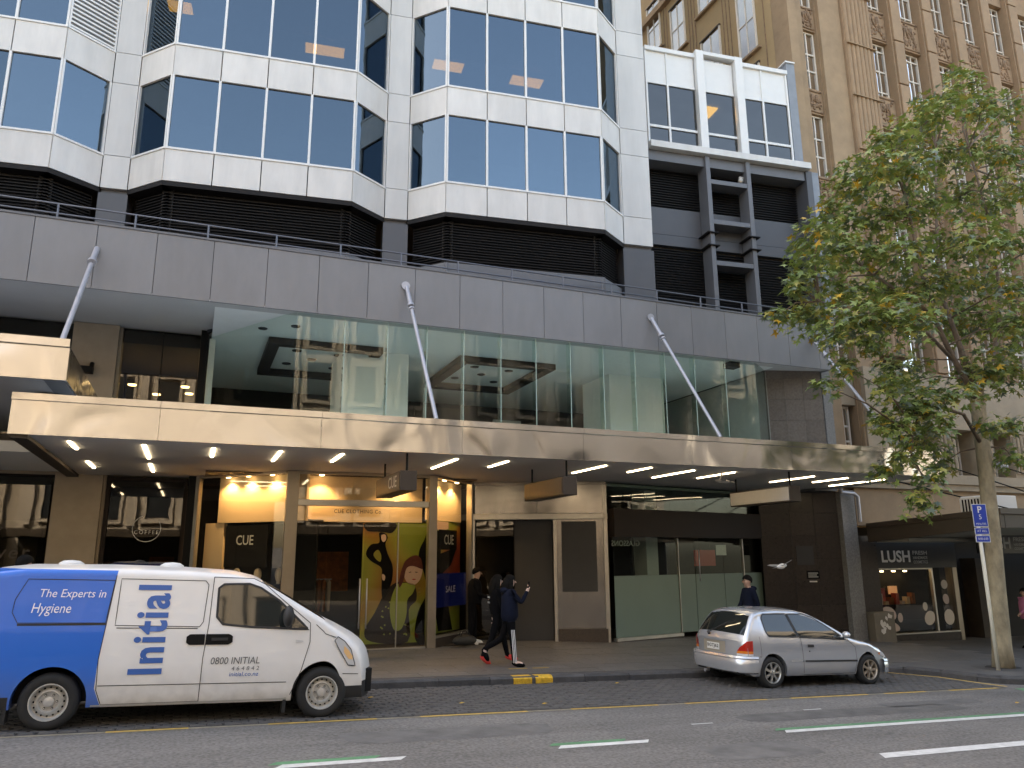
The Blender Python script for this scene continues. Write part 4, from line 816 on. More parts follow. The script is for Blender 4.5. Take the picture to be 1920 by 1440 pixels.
B('stall_riser', 'granite_brown', lu, 19.46, 22.75, 18.02, 18.3, -1.0, -.345); B('mid_post', 'black', lu, 21.87, 22.15, 18.06, 18.3, -.3, 1.62); B('side_pane', 'glass_shop', lu, 22.16, 22.7, 18.1, 18.112, -.25, 1.6); B('end_post', 'bronze_frame', lu, 22.71, 22.9, 18.02, 18.3, -1, 1.62)
B('back_wall', 'interior_brown', lu, 19.4, 23, 20.2, 20.3, -.6, 2.5); B('warm_display', 'shop_glow', lu, 20.85, 21.2, 18.9, 18.95, .8, 1.05); B('display_frame', 'clothes_rust', lu, 20.65, 21.35, 18.96, 19.0, .68, 1.35); B('stock', 'clothes_rust', lu, 19.55, 19.8, 18.5, 18.8, .5, 1.1); B('stock', 'red_panel', lu, 20.1, 20.45, 18.7, 18.9, .5, 1.0); B('display_shelf', 'interior_dark', lu, 19.6, 21.7, 18.6, 19.2, -.3, .5); B('bright_shelf', 'cabinet_brown', lu, 19.9, 20.3, 19.9, 20.1, 0, 1.4)
for sx in range(9): B('product', ('clothes_rust', 'red_panel', 'petal', 'cream')[sx % 4], lu, 19.65+sx*.23, 19.78+sx*.23, 18.62, 18.8, .5, .6+.12*(sx % 3))
for sx in range(4): MB().lathe([(.001, 0), (.05, 0), (.06, .03)], Matrix.Translation((19.9+sx*.5, 18.7, 1.5)), 12).build('downlight', 'down_light', lu)
LW = FR((0, 18.09), 0)
def blob(cx, cz, rx, rz, m_, a=0):
    pts = [(cx+rx*math.cos(t)*math.cos(a)-rz*math.sin(t)*math.sin(a), cz+rx*math.cos(t)*math.sin(a)+rz*math.sin(t)*math.cos(a)) for t in [2*math.pi*i/18 for i in range(18)]]
    MB().prism(pts, LW, 0, .006).build('petal_decal', m_, lu)
for a in ((19.85, .28, .3, .2, 'petal', -.3), (19.85, -.08, .4, .15, 'petal', -.25), (20.3, .15, .1, .14, 'petal', 0), (21.4, .45, .1, .13, 'petal_white', 0), (21.55, .1, .24, .2, 'petal_white', .6), (22.4, .1, .22, .24, 'petal_white', 0), (22.35, .65, .13, .16, 'petal', .3), (22.35, 1.1, .14, .14, 'petal_white', 0)): blob(*a)
B('entrance_back', 'interior_dark', lu, 22.9, 40, 19.6, 19.8, -1.5, 2.5); B('entrance_door', 'interior_brown', lu, 24.3, 24.6, 18.4, 19.6, -1, 1.9); B('upper_band', 'sign_dark', lu, 21.4, 40, 15.9, 16.1, 2.05, 2.62)
LF2 = FR((21.5, 15.89), 0)
text('lettering', 'LUSH', .4, 'letter_grey', lu, LF2, .55, 0, 2.33, bold=.03, width=1.1, height=.34); text('lettering', 'FRESH', .15, 'letter_grey', lu, LF2, 1.55, 0, 2.45, bold=.02, width=.62, height=.12); text('lettering', 'HANDMADE', .1, 'letter_grey', lu, LF2, 1.55, 0, 2.3, bold=.02, width=.62, height=.08); text('lettering', 'COSMETICS', .1, 'letter_grey', lu, LF2, 1.55, 0, 2.18, bold=.02, width=.62, height=.08)
cb = thing('utility_cabinet', (19.0, 17.7, -.5), 'squat grey utility cabinet with torn poster scraps beside the cosmetics window', 'cabinet')
B('cabinet_body', 'cabinet_brown', cb, 18.66, 19.46, 17.55, 17.9, -.55, .38, bevel=.015); B('base', 'stone_base', cb, 18.64, 19.48, 17.56, 17.88, -.8, -.552)
for i in range(16):
    x, z = random.uniform(18.85, 19.3), random.uniform(-.2, .28); pts = [(x+random.uniform(.03, .09)*math.cos(t), z+random.uniform(.03, .09)*math.sin(t)) for t in (0, .9, 1.9, 2.9, 4, 5.2)]
    MB().prism(pts, FR((0, 17.545), 0), -.002-.0006*i, -.0014-.0006*i).build('poster_scrap', 'paper_white', cb)
# hanging signs
def hang(x, y0, y1, face, lab, txt=None, w=.16):
    t = thing('hanging_sign', (x, (y0+y1)/2, 3.25), lab, 'sign', 'box signs hung under the canopy')
    B('sign_box', 'sign_bronze', t, x-w, x+w, y0, y1, 3.25, 3.62, bevel=.008); B('sign_face', face, t, x-w-.012, x-w-.001, y0+.03, y1-.03, 3.28, 3.59)
    for y in (y0+.15, y1-.08): MB().tube([(x, y, 3.615), (x, y, 3.964)], .022, 8).build('hanger', 'black', t)
    if txt:
        me = text_mesh(txt, .3, bold=.01)
        for v in me.vertices: v.co = Vector((x-w-.016, (y0+y1)/2-.45-v.co.x*1.2, 3.43+v.co.y*1.0))
        me.materials.clear(); me.materials.append(MATS['letter_grey']); link('lettering', me, t)
hang(3.68, 13.98, 16.0, 'sign_bronze', 'bronze box sign lettered in script hung above the fashion shop doors', 'CUE'); hang(7.04, 13.98, 15.95, 'sign_bronze', 'blank bronze box sign hung in front of the steel portal'); hang(12.97, 14.12, 16.3, 'sign_face', 'blank pale faced box sign hung before the empty shop')
# ================================================================== VEHICLES
P('glass_vehicle', (.014, .017, .016), .03, spec=.75, coat=.25)
P('interior_glimpse', (.12, .11, .09), .8)
class Body:
    def __init__(s, top, zb, arches, hw, levels, rc, crown, xr, xf, kr, kf, plan, W):
        s.top, s.zb, s.arch, s.hw, s.lv, s.rc, s.crown, s.xr, s.xf, s.kr, s.kf, s.pl, s.W = top, zb, arches, hw, levels, rc, crown, xr, xf, kr, kf, plan, W
    def t(s, x): return sum(interp(x+d, *zip(*s.top)) for d in (-.03, 0, .03))/3 if s.xr+.03 < x < s.xf-.03 else interp(x, *zip(*s.top))
    def b(s, x):
        z = interp(x, *zip(*s.zb))
        for xc, zc, r in s.arch:
            if abs(x-xc) < r: z = max(z, zc+math.sqrt(r*r-(x-xc)**2))
        return z
    def h(s, x, z): return interp(z, *zip(*s.hw))*interp(x, *zip(*s.pl))
    def d(s, x, y, z):
        q = (abs(y)/s.W)**2.6
        fx = max(0, (x-(s.xf-.8))/.8); rx = max(0, ((s.xr+.6)-x)/.6)
        return Vector((x-s.kf*fx*q+s.kr*rx*q, y, z))
    def surf(s, x, z, off=.004): return s.d(x, -(s.h(x, z)+off), z)
    def mesh(s, name, parent, mats, mf):
        xs = set([s.xr, s.xf]); x = s.xr
        while x < s.xf: xs.add(round(x, 4)); x += .06
        for xc, zc, r in s.arch:
            for i in range(25): xs.add(round(xc-r*math.cos(math.pi*i/24), 4))
            xs.add(xc-r-.004); xs.add(xc+r+.004)
        for p in s.top: xs.add(p[0])
        xs = sorted(v for v in xs if s.xr <= v <= s.xf); rings = []
        for x in xs:
            zt, zb = s.t(x), s.b(x); rc = min(s.rc, (zt-zb)*.3); zc = zt-s.crown-rc; half = [(0, zb), (s.h(x, zb)*.55, zb)]
            for z in s.lv: z = min(max(z, zb), zc); half.append((s.h(x, z), z))
            y0 = s.h(x, zc)
            for th in (0, 18, 36, 54, 72, 90): half.append((y0-rc+rc*math.cos(R(th)), zc+rc*math.sin(R(th))))
            for f in (.75, .5, .25, 0): y = (y0-rc)*f; half.append((y, zt-s.crown*f*f))
            rings.append((x, half))
        m = MB(); n = len(rings[0][1])
        for sg in (-1, 1):
            base = len(m.v)
            for x, half in rings: m.v += [tuple(s.d(x, sg*y, z)) for y, z in half]
            for i in range(len(rings)-1):
                for j in range(n-1):
                    q = (base+i*n+j, base+(i+1)*n+j, base+(i+1)*n+j+1, base+i*n+j+1); m.f.append(q if sg < 0 else q[::-1]); m.m.append(0)
        for x, half in (rings[0], rings[-1]):
            base = len(m.v); cs = [-1, -.8, -.6, -.4, -.2, 0, .2, .4, .6, .8, 1]
            for y, z in half: m.v += [tuple(s.d(x, y*c, z)) for c in cs]
            for i in range(n-1):
                for j in range(10): m.f.append((base+i*11+j, base+i*11+j+1, base+(i+1)*11+j+1, base+(i+1)*11+j)); m.m.append(0)
        for k, f in enumerate(m.f):
            c = sum((Vector(m.v[i]) for i in f), Vector())/len(f); m.m[k] = mf(c)
        return m.build(name, mats, parent, angle=38, local=True, merge=True)
    def patch(s, name, mat, parent, xs, lo, hi, off=.006, side=-1, rows=6, cols=16):
        m = MB()
        for i in range(cols+1):
            x = xs[0]+(xs[1]-xs[0])*i/cols; a, e = interp(x, *zip(*lo)), interp(x, *zip(*hi))
            for j in range(rows+1):
                p = s.surf(x, a+(e-a)*j/rows, off); m.v.append((p.x, p.y*-side, p.z))
        for i in range(cols):
            for j in range(rows): k = i*(rows+1)+j; m.f.append((k, k+rows+1, k+rows+2, k+1)); m.m.append(0)
        return m.build(name, mat, parent, smooth=True, local=True)
    def line(s, name, mat, parent, pts, wd, off=.005, closed=False, dense=6):
        q = []
        for i in range(len(pts)-(0 if closed else 1)):
            a, e = pts[i], pts[(i+1) % len(pts)]; q += [(a[0]+(e[0]-a[0])*t/dense, a[1]+(e[1]-a[1])*t/dense) for t in range(dense)]
        if not closed: q.append(pts[-1])
        m = MB(); n = len(q)
        for i in range(n):
            a, e = (q[(i-1) % n], q[(i+1) % n]) if closed else (q[max(0, i-1)], q[min(n-1, i+1)])
            dx, dz = e[0]-a[0], e[1]-a[1]; L = math.hypot(dx, dz) or 1
            for sg in (-.5, .5): m.v.append(tuple(s.surf(q[i][0]-dz/L*wd*sg, q[i][1]+dx/L*wd*sg, off)))
        for i in range(n if closed else n-1): j = (i+1) % n; m.f.append((2*i, 2*j, 2*j+1, 2*i+1)); m.m.append(0)
        return m.build(name, mat, parent, local=True)
    def txt(s, txt, mat, parent, x, z, width, height, align='CENTER', bold=.0, vert=False, shear=0., spacing=1.):
        me = text_mesh(txt, .2, 'LEFT', bold, spacing, shear); X = [v.co.x for v in me.vertices]; Y = [v.co.y for v in me.vertices]
        bm = bmesh.new(); bm.from_mesh(me); bmesh.ops.triangulate(bm, faces=bm.faces); bm.to_mesh(me); bm.free()
        for v in me.vertices:
            a = (v.co.x-min(X))/(max(X)-min(X))*width; e = (v.co.y-min(Y))/(max(Y)-min(Y))*height
            if vert: a, e = -e, a
            v.co = s.surf(x+a, z+e, .009)
        me.materials.clear(); me.materials.append(MATS[mat]); return link('lettering', me, parent, True)
def wheel(parent, x, y, zc, side, r, w, kind, tyre_in):
    M = Matrix.Translation((x, y, zc)) @ Matrix.Rotation(R(90)*(1 if side < 0 else -1), 4, 'X')
    k = tyre_in
    t = MB().lathe([(k, w*.45), (k+.02, w*.5), ((k+r)/2, w*.52), (r-.03, w*.48), (r-.008, w*.36), (r, w*.2), (r, -w*.25), (r-.01, -w*.4), (r-.05, -w*.5), (k, -w*.5)], M, 40).build('wheel', 'tyre', parent, smooth=True, local=True)
    m = MB()
    if kind == 'steel':
        m.lathe([(k+.004, w*.46), (k+.006, w*.5), (k-.006, w*.5), (k-.014, w*.36), (k-.018, w*.1), (k-.035, w*.08), (k-.055, w*.2), (k-.085, w*.26), (k-.1, w*.16), (.062, w*.14), (.055, w*.3), (.03, w*.34), (.001, w*.34)], M, 40)
        for i in range(16):
            a = 2*math.pi*i/16; c = M @ Vector(((k-.045)*math.cos(a), (k-.045)*math.sin(a), w*.175)); e = M @ Vector(((k-.045)*math.cos(a), (k-.045)*math.sin(a), w*.19)); m.tube([c, e], .0125, 8, m=1)
        for i in range(6):
            a = 2*math.pi*i/6; c = M @ Vector((.084*math.cos(a), .084*math.sin(a), w*.14)); e = M @ Vector((.084*math.cos(a), .084*math.sin(a), w*.24)); m.tube([c, e], .013, 8, m=1); m.tube([e, M @ Vector((.084*math.cos(a), .084*math.sin(a), w*.26))], .009, 6, m=0)
        m.build('rim', ['steel_wheel', 'dark_hole'], t, angle=35, local=True)
    else:
        m.lathe([(k+.004, w*.46), (k+.005, w*.5), (k-.008, w*.5), (k-.018, w*.42), (k-.02, -w*.2)], M, 40); m.lathe([(k-.02, -.01), (.001, -.01)], M, 30, m=1)
        for i in range(7):
            a = 2*math.pi*i/7; ca, sa = math.cos(a), math.sin(a); vs = []
            for rr, hw_, hh in ((.025, .024, w*.42), (k*.55, .017, w*.44), (k-.014, .026, w*.44)):
                for sg in (-1, 1):
                    for dz in (0, -.035): vs.append(M @ Vector((rr*ca-sg*hw_*sa, rr*sa+sg*hw_*ca, hh+dz)))
            m.add(vs, [(0, 2, 6, 4), (4, 6, 10, 8), (0, 4, 5, 1), (4, 8, 9, 5), (2, 3, 7, 6), (6, 7, 11, 10)])
        m.lathe([(.045, w*.3), (.045, w*.46), (.03, w*.5), (.001, w*.5)], M, 20)
        for i in range(4):
            a = 2*math.pi*i/4+.4; c = M @ Vector((.034*math.cos(a), .034*math.sin(a), w*.44)); e = M @ Vector((.034*math.cos(a), .034*math.sin(a), w*.5)); m.tube([c, e], .007, 6, m=1)
        m.build('rim', [kind, 'dark_hole'], t, angle=35, local=True)
    return t
RY = math.atan(.033)
# ---- delivery van
vx = -1.42
van = thing('delivery_van', (vx, 12.0, gz(vx)), 'white and blue delivery van with Initial lettering parked at the kerb', 'van', None, (0, RY, 0))
VB = Body(top=[(-1.02, 1.62), (-.98, 1.76), (-.85, 1.87), (-.5, 1.915), (.4, 1.93), (1.3, 1.92), (1.95, 1.885), (2.25, 1.82), (2.5, 1.69), (2.9, 1.46), (3.27, 1.25), (3.45, 1.17), (3.7, 1.04), (3.85, .93), (3.93, .8), (3.96, .66), (3.97, .6)],
          zb=[(-1.02, .3), (-.9, .26), (3.6, .24), (3.9, .2), (3.97, .24)], arches=[(0, .33, .4), (3.2, .33, .4)], hw=[(.2, .9), (.3, .945), (.45, .955), (.6, .96), (.9, .955), (1.15, .935), (1.2, .925), (1.75, .845), (1.95, .82)],
          levels=[.24, .32, .4, .48, .5, .56, .64, .75, .88, 1.0, 1.1, 1.14, 1.18, 1.25, 1.35, 1.45, 1.55, 1.62, 1.68, 1.73, 1.78], rc=.1, crown=.045, xr=-1.02, xf=3.97, kr=.12, kf=.28, plan=[(-1.02, .97), (-.4, 1), (2.6, 1), (3.3, .985), (3.97, .93)], W=.95)
def vmf(c):
    if c.z < .43 and c.x > 3.45: return 1
    if c.z < .43 and c.x < -.42: return 1
    if 2.36 < c.x < 3.2 and c.z > VB.t(c.x)-.07 and abs(c.y) < .72: return 2
    return 0
VB.mesh('body', van, ['van_paint', 'trim_black', 'glass_vehicle'], vmf)
MB().box(-1.0, 3.9, -.75, .75, .3, .6).build('underbody', 'dark_hole', van, local=True)
dr = VB.patch('window', 'glass_vehicle', van, (1.78, 2.95), [(1.78, 1.3), (1.86, 1.22), (2.2, 1.185), (2.95, 1.15)], [(1.78, 1.66), (1.83, 1.7), (2.15, 1.71), (2.3, 1.66), (2.55, 1.5), (2.95, 1.165)], cols=26)
VB.line('window_seal', 'trim_black', dr, [(1.78, 1.3), (1.86, 1.21), (2.2, 1.175), (2.96, 1.14), (2.55, 1.51), (2.3, 1.67), (2.15, 1.72), (1.83, 1.71), (1.77, 1.66)], .028, .008, closed=True)
VB.line('quarter_bar', 'trim_black', dr, [(2.72, 1.16), (2.68, 1.4)], .03, .01)
def ring(pts, n): VB.line('panel_seam', 'trim_black', van, pts, .009, .004, closed=n)
ring([(1.7, 1.8), (1.69, 1.2), (1.66, .8), (1.66, .28)], False); ring([(1.7, 1.8), (2.2, 1.79), (2.35, 1.72), (2.62, 1.5), (2.98, 1.22), (2.99, .98), (2.9, .62), (2.78, .32)], False)
ring([(.54, 1.8), (.5, 1.2), (.47, .8), (.49, .45), (.56, .28), (1.66, .28)], False); ring([(.6, 1.76), (.6, 1.2), (1.58, 1.18), (1.62, 1.24), (1.64, 1.7), (1.6, 1.75)], True)
ring([(-.42, 1.74), (.53, 1.74), (.49, 1.23), (-.46, 1.23), (-.55, 1.35), (-.54, 1.5)], True); VB.line('waist_rail', 'trim_black', van, [(-.46, 1.21), (.5, 1.215)], .022, .005); VB.line('slide_rail', 'trim_black', van, [(.62, 1.17), (1.56, 1.16)], .01, .005)
ring([(3.06, 1.2), (3.2, 1.08), (3.42, 1.03)], False); ring([(3.6, .56), (3.9, .55)], False); ring([(.5, .5), (2.72, .48)], False)
VB.line('sill_highlight', 'letter_grey', van, [(.45, .27), (2.74, .27)], .02, .006)
for z0, z1, x0, x1 in ((.96, 1.09, 1.44, 1.66), (.96, 1.09, 1.67, 2.0)):
    hd = VB.patch('door_handle', 'black', van, (x0, x1), [(x0, z0+.03 if x0 < 1.5 else z0), (x0+.04, z0), (x1-.04, z0), (x1, z0+.03 if x0 > 1.5 else z0)], [(x0, z1-.03 if x0 < 1.5 else z1), (x0+.04, z1), (x1-.04, z1), (x1, z1-.03 if x0 > 1.5 else z1)], off=.012, cols=12)
VB.line('handle_bar', 'trim_black', van, [(1.74, 1.03), (1.94, 1.03)], .035, .04)
hl = VB.patch('headlight', 'lamp_clear', van, (3.4, 3.84), [(3.4, .98), (3.48, .9), (3.7, .68), (3.84, .665)], [(3.4, 1.0), (3.46, 1.03), (3.6, .97), (3.74, .86), (3.84, .7)], off=.012, cols=20)
VB.patch('headlight_reflector', 'lamp_amber', hl, (3.6, 3.78), [(3.6, .84), (3.7, .75), (3.78, .74)], [(3.6, .92), (3.7, .86), (3.78, .78)], off=.016)
VB.line('headlight_seal', 'trim_black', hl, [(3.4, .99), (3.48, .9), (3.7, .67), (3.84, .655), (3.74, .87), (3.6, .98), (3.46, 1.04)], .012, .014, closed=True)
VB.patch('side_repeater', 'lamp_clear', van, (2.8, 2.9), [(2.8, .97), (2.9, .985)], [(2.8, 1.01), (2.9, .995)], off=.014)
b = MB(); p = VB.surf(2.66, 1.22, 0); b.tube([p, p+Vector((.02, -.12, .02))], .03, 8); b.ball(p+Vector((.0, -.2, .1)), (.07, .1, .14), u=14, v=10); b.build('mirror', 'trim_black', van, smooth=True, local=True)
for x in (-.1, 1.15): MB().lathe([(.15, 0), (.155, .015), (.1, .05), (.001, .06)], Matrix.Translation((x, .1, 1.915)), 18).build('roof_vent', 'white_frame', van, smooth=True, local=True)
for x, sd in ((0, -1), (3.2, -1), (0, 1), (3.2, 1)): wheel(van, x, sd*.83, .328, sd, .328, .21, 'steel', .205)
for x in (-.44, 2.72): MB().box(x-.02, x+.02, -.93, -.72, .1, .36).build('mud_flap', 'rubber', van, local=True)
VB.txt('The Experts in', 'van_text_white', van, -.27, 1.5, .72, .125, shear=.16); VB.txt('Hygiene', 'van_text_white', van, -.33, 1.31, .42, .15, shear=.16)
VB.txt('Initial', 'van_text_blue', van, 1.2, .62, 1.07, .39, vert=True, bold=.028, spacing=1.12)
VB.txt('0800 INITIAL', 'van_text_grey', van, 1.76, .72, .6, .085, shear=.1); VB.txt('464842', 'van_text_grey', van, 2.02, .64, .34, .05, shear=.1, spacing=1.6); VB.txt('initial.co.nz', 'van_text_blue', van, 2.0, .57, .36, .052, shear=.1)
MB().box(3.9, 3.955, -.2, .2, .62, .78).build('grille', 'trim_black', van, local=True)
# ---- silver hatchback
cx = 9.93
car = thing('hatchback_car', (cx, 12.57, gz(cx)), 'small silver three door hatchback parked at the kerb', 'car', None, (0, RY, 0))
CB = Body(top=[(-.66, .84), (-.62, .93), (-.5, 1.08), (-.36, 1.24), (-.26, 1.33), (-.1, 1.375), (.3, 1.4), (.75, 1.39), (1.05, 1.33), (1.3, 1.22), (1.6, 1.06), (1.88, .905), (2.1, .85), (2.5, .775), (2.8, .69), (2.93, .61), (3.0, .5), (3.02, .4)],
          zb=[(-.66, .28), (-.5, .22), (2.9, .2), (3.02, .26)], arches=[(0, .275, .335), (2.33, .275, .335)], hw=[(.18, .75), (.25, .79), (.4, .812), (.55, .815), (.7, .81), (.82, .795), (.9, .775), (1.0, .735), (1.3, .6), (1.42, .55)],
          levels=[.2, .26, .32, .4, .46, .5, .56, .62, .7, .78, .84, .88, .92, .96, 1.02, 1.1, 1.18, 1.24, 1.28], rc=.085, crown=.03, xr=-.66, xf=3.02, kr=.16, kf=.24, plan=[(-.66, .955), (-.2, .99), (.5, 1), (2.2, 1), (2.7, .97), (3.02, .92)], W=.81)
def cmf(c):
    if 1.12 < c.x < 1.86 and c.z > CB.t(c.x)-.06 and abs(c.y) < .62: return 1
    if c.x < -.29 and c.z > .955 and abs(c.y) < .60-(c.z-.95)*.28: return 1
    return 0
CB.mesh('body', car, ['car_silver', 'glass_vehicle'], cmf)
MB().box(-.6, 2.95, -.62, .62, .24, .5).build('underbody', 'dark_hole', car, local=True)
q = CB.patch('window', 'glass_vehicle', car, (-.08, .6), [(-.08, 1.0), (-.03, .91), (.6, .895)], [(-.08, 1.22), (-.02, 1.285), (.5, 1.29), (.6, 1.0)], cols=20)
CB.line('window_seal', 'trim_black', q, [(-.08, 1.0), (-.03, .905), (.62, .89), (.5, 1.295), (-.02, 1.29), (-.085, 1.22)], .022, .008, closed=True)
q = CB.patch('window', 'glass_vehicle', car, (.56, 1.74), [(.56, 1.2), (.66, .89), (1.1, .875), (1.74, .845)], [(.56, 1.29), (.9, 1.285), (1.1, 1.23), (1.35, 1.1), (1.74, .86)], cols=30)
CB.line('window_seal', 'trim_black', q, [(.55, 1.29), (.66, .885), (1.1, .868), (1.78, .835), (1.35, 1.105), (1.1, 1.237), (.9, 1.293)], .022, .008, closed=True); CB.line('door_pillar', 'trim_black', car, [(.53, 1.29), (.64, .885)], .05, .01)
for pts in ([(.68, .885), (.7, .6), (.72, .26)], [(1.8, .84), (1.98, .7), (2.0, .45), (1.95, .23), (.72, .23)], [(-.36, .56), (-.3, .555), (-.3, .9)]): CB.line('panel_seam', 'trim_black', car, pts, .008, .004)
CB.line('rub_strip', 'trim_black', car, [(.74, .47), (2.0, .455)], .03, .014); CB.line('rear_rub_strip', 'letter_grey', car, [(.42, .475), (.68, .472)], .016, .008)
CB.patch('door_handle', 'trim_black', car, (.82, .97), [(.82, .71), (.97, .71)], [(.82, .76), (.97, .755)], off=.014)
MB().ball(CB.surf(.86, .64, .004), .012).build('door_lock', 'trim_black', car, local=True)
b = MB(); p = CB.surf(1.66, .88, 0); b.tube([p, p+Vector((0, -.07, .02))], .025, 8); b.ball(p+Vector((.02, -.13, .05)), (.06, .09, .065), u=14, v=10); b.build('mirror', 'car_silver', car, smooth=True, local=True)
for x, sd, kd in ((0, -1, 'alloy'), (2.33, -1, 'brown_alloy'), (0, 1, 'alloy'), (2.33, 1, 'alloy')): wheel(car, x, sd*.71, .278, sd, .278, .185, kd, .18)
# bumpers wrap round the corners
def bumper(pts, z0, z1, out, nm, mat='car_silver'):
    m = MB(); prof = [(0, z0), (out*.7, z0+.02), (out, z0+(z1-z0)*.45), (out*.95, z1-.07), (out*.8, z1-.06), (out*.8, z1-.045), (out, z1-.035), (out*.7, z1), (-.02, z1+.003)]
    P_ = [Vector((x, y, 0)) for x, y in pts]; n = len(P_); k = len(prof)
    for i, p in enumerate(P_):
        d = (P_[min(i+1, n-1)]-P_[max(0, i-1)]).normalized(); nn = Vector((d.y, -d.x, 0))
        m.v += [tuple(p+nn*o+Vector((0, 0, z))) for o, z in prof]
    for i in range(n-1):
        for j in range(k-1): m.f.append((i*k+j, (i+1)*k+j, (i+1)*k+j+1, i*k+j+1)); m.m.append(0)
    return m.build(nm, mat, car, angle=50, local=True)
rb = [(-.335, -.79), (-.42, -.785), (-.5, -.765), (-.57, -.72), (-.63, -.62), (-.665, -.45), (-.68, -.2), (-.683, 0), (-.68, .2), (-.665, .45), (-.63, .62), (-.57, .72), (-.5, .765), (-.42, .785), (-.335, .79)]
bumper(rb[::-1], .27, .565, .055, 'bumper')
fb = [(2.668, -.785), (2.74, -.772), (2.81, -.745), (2.87, -.69), (2.93, -.58), (2.98, -.38), (3.005, -.15), (3.01, 0), (3.005, .15), (2.98, .38), (2.93, .58), (2.87, .69), (2.81, .745), (2.74, .772), (2.668, .785)]
bumper(fb, .2, .47, .05, 'bumper')
FRR = FR((-.668, 0), -90)                                                       # rear face frame: s runs towards the near side
def rearp(s, z, off=.0): return CB.d(-.66-off, -s, z)
def rear_patch(nm, mat, par, s0, s1, lo, hi, off, cols=10, rows=6):
    m = MB()
    for i in range(cols+1):
        s = s0+(s1-s0)*i/cols; a, e = interp(s, *zip(*lo)), interp(s, *zip(*hi))
        for j in range(rows+1): m.v.append(tuple(rearp(s, a+(e-a)*j/rows, off)))
    for i in range(cols):
        for j in range(rows): k = i*(rows+1)+j; m.f.append((k, k+rows+1, k+rows+2, k+1)); m.m.append(0)
    return m.build(nm, mat, par, smooth=True, local=True)
pr = rear_patch('plate_recess', 'seat_beige', car, -.35, .3, [(-.35, .585), (.3, .585)], [(-.35, .79), (.3, .79)], .004)
pl_ = rear_patch('number_plate', 'plate', car, -.23, .15, [(-.23, .625), (.15, .625)], [(-.23, .745), (.15, .745)], .012)
rear_patch('plate_lip', 'car_silver', car, -.38, .33, [(-.38, .79), (.33, .79)], [(-.38, .82), (.33, .82)], .02)
me = text_mesh('BGTJ62', .12, bold=.02); X = [v.co.x for v in me.vertices]; Y = [v.co.y for v in me.vertices]
for v in me.vertices: v.co = rearp(-.21+(v.co.x-min(X))/(max(X)-min(X))*.34, .645+(v.co.y-min(Y))/(max(Y)-min(Y))*.08, .016)
me.materials.clear(); me.materials.append(MATS['letter_dark']); link('lettering', me, pl_, True)
for sg in (1, -1):
    m = MB(); n = 12; k = 6                                                      # lamp bent round the corner, rear part then side part
    path = [(-.56, .2), (-.6, .17), (-.625, .12)]
    lampo = None
    for (mat, z0, z1, nm) in (('tail_red', .65, .83, 'tail_light'), ('tail_amber', .605, .65, 'tail_light_amber'), ('lamp_clear', .57, .605, 'tail_light_clear')):
        m = MB()
        for i in range(n+1):
            t = i/n
            if t < .6: s = .57+.2*t/.6; p = rearp(s, 0, .012)
            else: x = -.655+(t-.6)/.4*.12; pp = CB.surf(x, .7, .012); p = Vector((pp.x, pp.y, 0))
            cut = interp(t, [0, .15, .35, .6, 1], [.04, .12, .17, .24, .25]); zz0, zz1 = max(z0, .57), min(z1, .585+cut)
            if zz1 < zz0: zz1 = zz0
            for j in range(k+1): m.v.append((p.x, p.y*sg, zz0+(zz1-zz0)*j/k))
        for i in range(n):
            for j in range(k): a = i*(k+1)+j; m.f.append((a, a+k+1, a+k+2, a+1)); m.m.append(0)
        m.build(nm, mat, car, smooth=True, local=True)
b = MB(); b.tube([(-.66, .16, .9), (-.69, .14, .93)], .03, 10); b.tube([(-.67, .15, .93), (-.52, -.28, 1.14)], .011, 6); b.tube([(-.60, -.05, 1.02), (-.47, -.4, 1.16)], .007, 6); b.build('rear_wiper', 'trim_black', car, angle=40, local=True)
MB().tube([(-.6, .28, .23), (-.7, .28, .22)], .03, 12).build('exhaust', 'galv', car, angle=40, local=True)
CB.patch('headlight', 'lamp_clear', car, (2.78, 2.99), [(2.78, .55), (2.99, .485)], [(2.78, .6), (2.88, .595), (2.99, .5)], off=.008)
CB.patch('indicator', 'tail_amber', car, (2.72, 2.78), [(2.72, .555), (2.78, .55)], [(2.72, .585), (2.78, .6)], off=.008)
